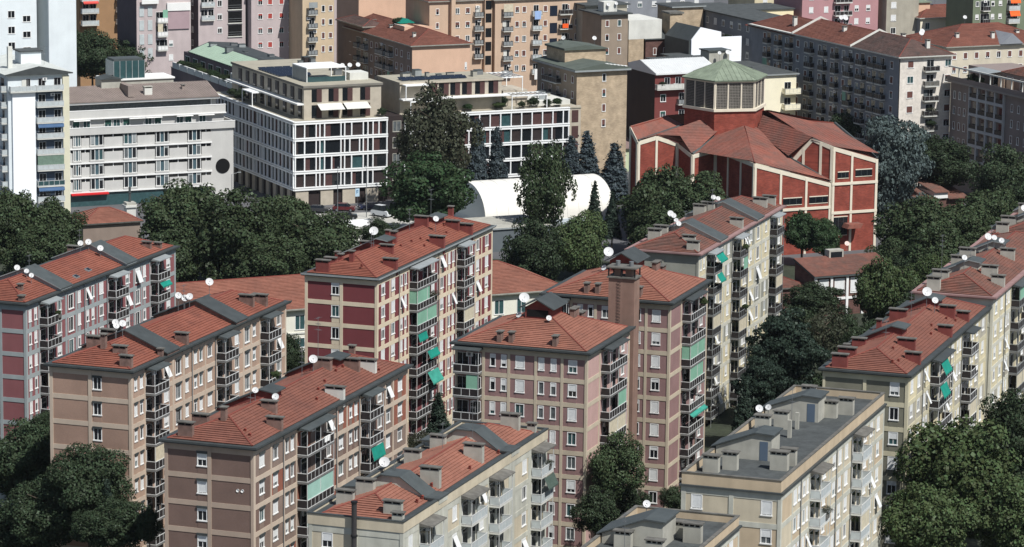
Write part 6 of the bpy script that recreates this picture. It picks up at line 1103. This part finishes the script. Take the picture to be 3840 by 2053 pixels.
def tmpl(kind):
    """three crowns of each kind, built for radius 6 and half height 6"""
    if kind in TM: return TM[kind]
    spec = dict(plane=(L_pl, 74, 210, .34, 'round', .85), chest=(L_ch, 70, 220, .34, 'dome', .7), bright=(L_br, 74, 220, .33, 'round', .85), dark=(L_dk, 84, 260, .27, 'dome', .7), broad=(L_bd, 66, 210, .32, 'round', .85), sparse=(L_sp, 52, 90, .34, 'tall', .9), ash=(L_sp, 84, 170, .33, 'tall', .9), lime=(L_lm, 84, 180, .32, 'tall', .9), bluecedar=(L_bc, 80, 190, .30, 'round', .4), cedar=(L_ce, 80, 210, .30, 'tall', .35))
    if kind in spec:
        m, nc, per, sz, shp, fl_ = spec[kind]; TM[kind] = [crown_mesh(kind+'_crown', [m], 10+i+hash_(kind), 6, 6, nc, per, sz, shp, flat=fl_, inner={'sparse': 700, 'ash': 2600, 'lime': 2600}.get(kind, 5200)) for i in range(3)]
    else:
        m = {'spruce': L_bl, 'cedar': L_ce, 'bluecedar': L_bc, 'darkspruce': L_ce}[kind]
        TM[kind] = [conifer_mesh(kind+'_crown', [m], 3+i, 6, 6, 16000, .55, 16) for i in range(2)]
    return TM[kind]
def hash_(s): return sum(ord(c) for c in s)
def trunk_mesh(zc, hh, rad, seed):
    r = random.Random(seed); mb = MB(); top = zc+hh*.5; t = .12+.03*rad; lean = Vector((r.uniform(-.3, .3), r.uniform(-.3, .3), 0)); mb.tube((0, 0, 0), Vector((0, 0, zc*.6))+lean*.5, t, t*.75, bark, 7); mb.tube(Vector((0, 0, zc*.6))+lean*.5, Vector((0, 0, top))+lean, t*.75, t*.25, bark, 6)
    for i in range(7):
        z = zc-hh*.7+hh*1.1*r.random(); a = r.random()*6.283; l_ = rad*r.uniform(.5, .8); z = max(z, 1.0); p = Vector((0, 0, z))+lean*.7; mb.tube(p, p+Vector((math.cos(a)*l_, math.sin(a)*l_, l_*.5)), t*.4, .04, bark, 5)
    return mb.mesh('trunk')
TREES = []
def tree(kind, x, y, zc, r_, hh, label, cat='tree', nm=None):
    i = len(TREES); e = obj(nm or {'spruce': 'blue_spruce', 'darkspruce': 'conifer', 'cedar': 'cedar_tree', 'bluecedar': 'cedar_tree', 'chest': 'chestnut_tree', 'plane': 'plane_tree'}.get(kind, 'leafy_tree'), None, None, (x, y, 0)); tag(e, label, cat, 'trees of the neighbourhood'); TREES.append(e)
    ms = tmpl(kind); c = obj('crown', ms[i % len(ms)], e, (0, 0, zc), rng.random()*6.283); rr = r_*1.16/6; c.scale = (rr, rr, hh*1.14/6)
    if kind in ('plane', 'broad', 'dark', 'chest', 'bright') and r_ > 3: 
        c2 = obj('crown', ms[(i+1) % len(ms)], e, (0, 0, zc-hh*.1), rng.random()*6.283); c2.scale = (rr*.74, rr*.74, hh*.78/6)
    obj('trunk', trunk_mesh(zc, hh, r_, i), e)
TL = [
('plane',-87.5,602,11.2,6.0,6.8,'plane tree at far left behind the rose block'),('plane',-80.6,606,9.6,5.4,5.6,'olive toned plane tree left of the small red roof'),('plane',-80.7,592,7.4,6.0,4.6,'low plane tree directly behind the rose block ridge'),
('plane',-57.3,605,11.5,7.7,7.7,'tall plane tree in front of the banded white building'),('plane',-58.6,592,7.0,5.6,5.8,'plane tree right of the small red roof, above the rose block end'),('plane',-47.7,595,10.0,7.6,7.8,'broad plane tree, middle of the dense clump left of the crimson block'),('plane',-39.4,609,10.1,6.1,6.6,'plane tree in front of the lattice building street corner'),('plane',-33.6,598,8.3,7.4,6.5,'plane tree at right end of the clump above the crimson roof'),('plane',-41.1,586,7.1,6.3,5.0,'low plane tree just above the school roof'),('broad',-24.1,625,5.8,3.6,3.1,'small round tree by the parking canopy'),
('chest',-15.8,658,9.1,8.6,7.6,'big dark chestnut left of the white dome'),('ash',-15.4,682,15.3,7.6,9.6,'tall thin brownish tree in front of the lattice wing'),
('spruce',-7.2,694,9.9,2.9,6.4,'taller blue spruce left of the pair by the lattice wing'),('spruce',-3.3,694,9.1,2.7,5.6,'blue spruce right of the pair by the lattice wing'),('spruce',11.6,703,7.9,3.0,4.3,'blue spruce at the stone end of the lattice wing'),('spruce',14.9,706,8.1,3.2,4.6,'blue spruce left of the low green hall'),('spruce',20.3,700,6.6,3.8,4.6,'wide blue spruce in front of the low green hall'),
('lime',6.0,650,10.2,5.3,9.0,'airy tree standing in front of the white dome'),('broad',3.7,606,6.4,5.2,5.8,'dense dark tree right of the crimson block, below the dome'),('bright',12.0,616,5.8,4.8,6.2,'lighter green tree below the dome, above the pyramid roofs'),('darkspruce',18.3,640,7.9,1.7,3.4,'small dark conifer against the right end of the dome'),('darkspruce',15.2,645,8.6,1.7,3.7,'small slender conifer in front of the dome, left of the dark one'),
('plane',26.6,640,9.2,6.4,8.2,'large plane tree just right of the dome'),('plane',33.7,629,10.3,6.3,6.5,'plane tree against the left flank of the church'),('plane',28.6,622,6.7,7.9,6.2,'low broad tree behind the first dishes of the grey green block'),
('chest',52.9,633,6.2,3.6,4.2,'rounded tree at the foot of the church wall behind the grey green block'),('chest',56.6,630,5.4,3.2,3.8,'magnolia like tree with pale flecks beside the church porch'),
('broad',72.8,742,9.9,6.6,4.8,'dark tree against the shaded grey flank behind the church'),('bluecedar',74.8,690,9.9,7.4,10.6,'silvery blue cedar right of the church'),('broad',86.6,700,8.5,6.5,5.4,'dark tree below the mushroom building loggias'),('broad',96.0,682,8.2,6.1,6.9,'dark tree at the right edge below the loggias'),('broad',81.7,700,10.6,5.4,4.9,'leafy tree at the foot of the sunlit grey gable'),
('plane',71.8,618,8.0,7.2,6.6,'large dark tree right of the church corner'),('plane',81.5,626,7.6,7.4,6.2,'large dark tree right of the one at the church corner'),('plane',66.5,606,5.6,4.2,4.8,'tree behind the parish house roof end'),('plane',78.2,650,4.6,6.0,3.6,'dark tree in front of the rusty pavilion'),
('bright',59.6,556,9.5,5.0,6.3,'bright green tree beside the parish house'),('bright',68.5,570,8.7,4.0,4.4,'bright green tree right of the parish house, behind antennas'),('broad',64.4,552,7.2,3.9,3.9,'dark tree between the bright green tree and the pale row roofs'),
('cedar',40.0,500,11.3,5.6,6.6,'dark layered cedar right of the grey green block'),('sparse',47.3,522,9.2,3.8,4.9,'straggly olive willow above the dark cedar'),('broad',48.9,560,7.2,4.8,3.0,'low bushes in front of the parish house'),('cedar',35.1,484,9.6,3.8,4.5,'smaller dark cedar below the large one'),('darkspruce',31.8,468,8.6,2.2,4.4,'dark conifer between mauve tower and flat roof'),
('bright',54.4,414,13.9,7.2,7.0,'huge leafy tree in the lower right in front of the olive block'),('bright',48.7,402,11.3,5.2,5.1,'lower leafy tree at the foot of the olive block gable'),('broad',62.7,430,15.2,4.7,6.1,'darker tree at right edge behind the huge leafy one'),('bright',59.9,408,10.2,4.8,5.2,'leafy tree in the bottom right corner'),
('lime',13.2,427,11.4,3.6,4.4,'slender tree between the two mauve towers'),('broad',10.8,420,7.6,2.8,3.0,'bushy tree at the front corner of the nearer mauve tower'),('broad',15.1,430,5.3,2.6,3.1,'low bushy tree under the mauve tower balconies'),('broad',21.2,443,3.5,1.7,1.6,'green bush beside the ochre block corner'),
('darkspruce',-9.8,470,7.2,2.2,3.3,'dark pointed conifer at the foot of the crimson block'),('sparse',-11.7,466,5.1,2.5,2.0,'olive shrub at the end of the chocolate block'),('broad',-33.2,516,5.8,2.4,3.8,'small trees between tan block end and school'),
('dark',-59.9,425,11.2,5.7,5.9,'dense dark tree below the rose block gable at left edge'),('dark',-48.8,396,15.8,5.0,5.0,'dense dark tree against the tan gable'),('dark',-53.4,398,11.7,5.2,4.4,'dense dark tree in the lower left, front of the clump'),('dark',-44.8,388,13.2,4.4,3.4,'low dense tree below the tan gable window column'),('dark',-58.4,402,8.4,4.5,4.1,'dense dark tree in the bottom left corner'),('dark',-59.9,440,12.4,2.8,2.2,'small dark treetop between rose and tan blocks'),('darkspruce',-46.1,392,15.2,1.1,2.2,'small pointed cypress tip before the tan gable'),('broad',-40.6,384,14.4,1.4,2.3,'narrow leafy treetop between tan and chocolate blocks'),
('dark',-96.5,800,15.6,7.4,6.0,'dark tree behind the banded building roof, left of the plant room'),('dark',-88.0,800,14.5,5.6,5.2,'dark tree right beside the glazed plant room'),('dark',-101.6,800,18.0,4.6,4.6,'dark tree against the tall white tower')]
TL += [('broad',44.5,540,5.5,4.2,4.6,'leafy tree left of the parish house, above the cedar'),('broad',52.5,548,4.5,3.6,4.0,'dark bush in front of the parish house windows'),('dark',55.0,530,5.0,4.4,4.8,'dark tree behind the antennas of the pale row'),('broad',40.0,520,5.5,3.6,5.0,'dark tree between the grey green block end and the cedar'),('dark',47.0,500,5.0,4.4,4.6,'dark tree right of the cedar, behind the olive block roof'),('dark',42.5,470,4.6,4.2,4.4,'dark tree left of the olive block gable'),('cedar',37.5,455,5.0,3.6,5.0,'dark conifer above the flat roof stair boxes'),('broad',66.0,592,5.0,3.8,4.2,'dark tree right behind the parish house roof'),
('plane',74.0,600,7.0,5.6,6.2,'dark tree above the grey stair boxes of the pale row'),('plane',88.0,640,8.0,7.0,6.4,'dark tree near the right edge, above the row roofs'),('plane',-51.5,610,6.6,5.2,5.2,'plane tree directly below the black disc'),('plane',-94.5,612,9.5,6.0,6.0,'plane tree at the left edge below the loggia tower')]
for t in TL: tree(*t)

# ---------------------------------------------------------------- TERRACE PLANTS, laundry and other loose things
def world(B, x, y, z):
    c, s_ = math.cos(B.rz), math.sin(B.rz); l = B.e.location; return (l.x+c*x-s_*y, l.y+s_*x+c*y, z)
def plant(B, x, y, z, r_, h, label, kind='broad', pot=None):
    e = obj('potted_plant', None, None, world(B, x, y, z)); tag(e, label, 'plant', 'plants on roofs and balconies')
    ms = tmpl(kind); c = obj('foliage', ms[len(PLANTS) % len(ms)], e, (0, 0, .35+h*.5), rng.random()*6); c.scale = (r_/6, r_/6, h/12); PLANTS.append(e)
    obj('planter', cached(('pot', round(r_, 1)), lambda: MB().box(-r_*.6, r_*.6, -.2, .2, 0, .42, pot or conc_d).mesh('planter')), e, (0, 0, 0), B.rz)
PLANTS = []
plant(TB, 1.2, 12, 17.15, 1.6, 2.0, 'bushy planting on the plum terrace left of the white pergola'); plant(TB, 1.4, 17, 17.15, 1.3, 1.5, 'dark shrub on the plum terrace below the green roof'); plant(TB, 1.2, 24, 17.15, 1.5, 1.6, 'shrub on the middle of the plum terrace'); plant(TB, 1.4, 33, 17.15, 1.6, 2.0, 'large shrub at the far end of the plum terrace'); plant(TB, 5.5, 3.2, 17.15, 1.7, 2.4, 'pale grassy plant beside the front pergola of the plum terrace', 'sparse'); plant(TB, 13, 1.2, 17.15, 1.5, 1.8, 'olive shrub at the right end of the plum terrace', 'sparse')
plant(GB_, 19.2, 1.2, 17.0, 1.0, 1.6, 'shrub on the lattice corner terrace by the awnings'); plant(GB_, .9, 33, 17.0, 1.4, 2.4, 'tall bush on the shaded side terrace of the lattice block'); plant(GB_, .9, 38, 17.0, 1.2, 1.8, 'bush farther along the shaded side terrace')
plant(WG_, 24, 5, 17.0, 1.3, 2.0, 'shrub under the slatted pergola of the lattice wing'); plant(WG_, 29.5, 2, 17.0, 1.5, 2.0, 'shrub on the right terrace of the lattice wing'); plant(WG_, 6.2, 1.6, 20.2, .9, 1.6, 'slim shrub in the upper loggia of the lattice wing'); plant(WG_, 32.5, 1.6, 17.0, 1.2, 1.4, 'low shrub at the edge of the white deck')
plant(RP, .2, 26, 22.6, 1.5, 2.0, 'dense shrubs on the mushroom building terrace'); plant(RP, .2, 23, 22.6, 1.2, 1.6, 'shrubs right of the dense ones on the mushroom terrace'); plant(PB, 6, 22, 22.6, 1.8, 2.0, 'roof garden bush on the peach building'); plant(WT, 10.5, 2.5, 20.6, 1.5, 1.6, 'roof garden bush behind the white gable'); plant(DR, 1.6, -.5, 18.2, .9, 1.3, 'balcony bush under the white metal roof')
plant(B4, 19.0, -1.1, 27.5-FZ-2*FH+.5, .8, 1.6, 'bare shrub on the second balcony of the crimson block', 'sparse'); plant(B6, 12.0, -1.0, 27.5-FZ-FH+1.2, .75, 1.3, 'yellow green plant on the top balcony of the rear mauve tower', 'bright'); plant(B7, 20.8, -1.2, 26-FZ-FH+1.0, .6, .9, 'trailing plant on the top middle balcony of the grey green block', 'bright'); plant(B7, 21.2, -1.2, 26-FZ-4*FH+1.0, .6, .9, 'trailing plant lower on the grey green block', 'bright')
plant(B11, 14.8, -1.3, 25.8-FZ-2*FH+.9, .8, 1.2, 'rust coloured plant on the ochre block balcony', 'sparse'); plant(B12, 43.5, -1.2, 22.4-FZ-FH+.9, .6, .9, 'reddish plant on the beige block balcony', 'sparse'); plant(B2, 40, -1.2, 28.5-FZ-3*FH+.9, .7, 1.2, 'leafy plant on the far balcony of the tan block', 'bright'); plant(B1, 7.0, -1.2, 27.2-FZ-FH+1.0, .45, .7, 'small plant on the top near balcony of the rose block', 'bright'); plant(GR, 7.4, -1.0, 15.7, 1.3, .9, 'red geraniums along a sunlit grey gable balcony', 'sparse'); plant(GR, 7.4, -1.0, 12.6, 1.2, 1.2, 'hanging greenery on the lower grey gable balcony')
def cloth(B, x, y, z, w, h, m, label):
    mb = MB(); n = 8
    for i in range(n): x0, x1 = -w/2+w*i/n, -w/2+w*(i+1)/n; mb.quad((x0, .05*math.sin(i*1.7), -h), (x1, .05*math.sin((i+1)*1.7), -h), (x1, .02*math.sin((i+1)*1.3), 0), (x0, .02*math.sin(i*1.3), 0), m)
    mb.quad((-w/2, 0, 0), (w/2, 0, 0), (w/2, .1, .02), (-w/2, .1, .02), m)
    tag(obj('laundry', mb.mesh('laundry'), None, world(B, x, y, z), B.rz), label, 'laundry', 'laundry hung from balconies')
cloth(OC, 17.5, -1.12, 23.2, 1.5, 1.0, orange_aw, 'orange towel over a balcony rail of the apricot slab'); cloth(OC, 10.4, -1.12, 26.4, 1.6, 1.9, mat('pale_blue_cloth', (150, 176, 214), .9, .1), 'pale blue washing on the apricot slab balconies'); cloth(OC, 10.4, -1.12, 12.9, 1.4, 2.4, white, 'white sheet hung low on the apricot slab'); cloth(B3, 17.6, -1.36, 27-FZ-FH+1.6, 1.6, .6, white, 'white bedding airing on the top chocolate block balcony'); cloth(B8, 34, -1.36, 26.3-FZ-2*FH+1.6, 1.0, .5, white, 'white bedding on the far balcony column of the olive block')
for (B_, x, y, z) in ((B3, 0, 0, 0),): 
    for k in (0, .55): B_.S.put('wall_vent', cached(('wv',), lambda: MB().tube((0, -.04, 0), (0, .02, 0), .18, .18, white, 12).mesh('wall_vent')), 1.3+k, 27-FZ-FH-.9, .03)

for i_, (y_, r_, h_) in enumerate(((8.5, 1.2, 1.6), (14.5, 1.2, 1.2), (20.5, 1.4, 1.8), (28.5, 1.3, 1.5), (37.5, 1.5, 1.8), (41.5, 1.3, 1.6))): plant(TB, .9, y_, 17.15, r_, h_, ('green shrub at the front of the plum terrace', 'low shrub beside the white pergola screen', 'rounded shrub under the green ribbed roof', 'shrub behind the pale parapet, middle right', 'tall shrub near the lilac building end', 'shrub in the farthest corner of the plum terrace')[i_], ('bright', 'broad', 'chest')[i_ % 3])
for i_, (x_, y_) in enumerate(((26.5, 1.2), (34.5, 1.2), (21.5, 1.5), (10.5, 1.2), (14.5, 1.2))): plant(WG_, x_, y_, 17.0, 1.0+.2*(i_ % 3), 1.3+.3*(i_ % 2), ('low planting between pergola posts on the lattice wing', 'round planting at the right end of the lattice wing', 'planting left of the slatted pergola', 'planting behind the tall thin tree, left', 'planting behind the tall thin tree, right')[i_], ('broad', 'chest', 'bright')[i_ % 3])

# ---------------------------------------------------------------- thin summer haze over the whole district
hz = MB().box(-1400, 1400, -150, 2900, -1, 125, dark); hm = bpy.data.materials.new('haze_air'); hm.use_nodes = True; hn = hm.node_tree; hn.nodes.remove(hn.nodes['Principled BSDF'])
pv = hn.nodes.new('ShaderNodeVolumePrincipled'); pv.inputs['Color'].default_value = (.82, .88, .95, 1); pv.inputs['Density'].default_value = .000022; pv.inputs['Anisotropy'].default_value = .2; hn.links.new(pv.outputs[0], hn.nodes['Material Output'].inputs['Volume'])
hme = hz.mesh('haze'); hme.materials.clear(); hme.materials.append(hm); ho = obj('haze', hme); ho['kind'] = 'stuff'; ho['label'] = 'thin pale summer haze over the city'; ho['category'] = 'haze'
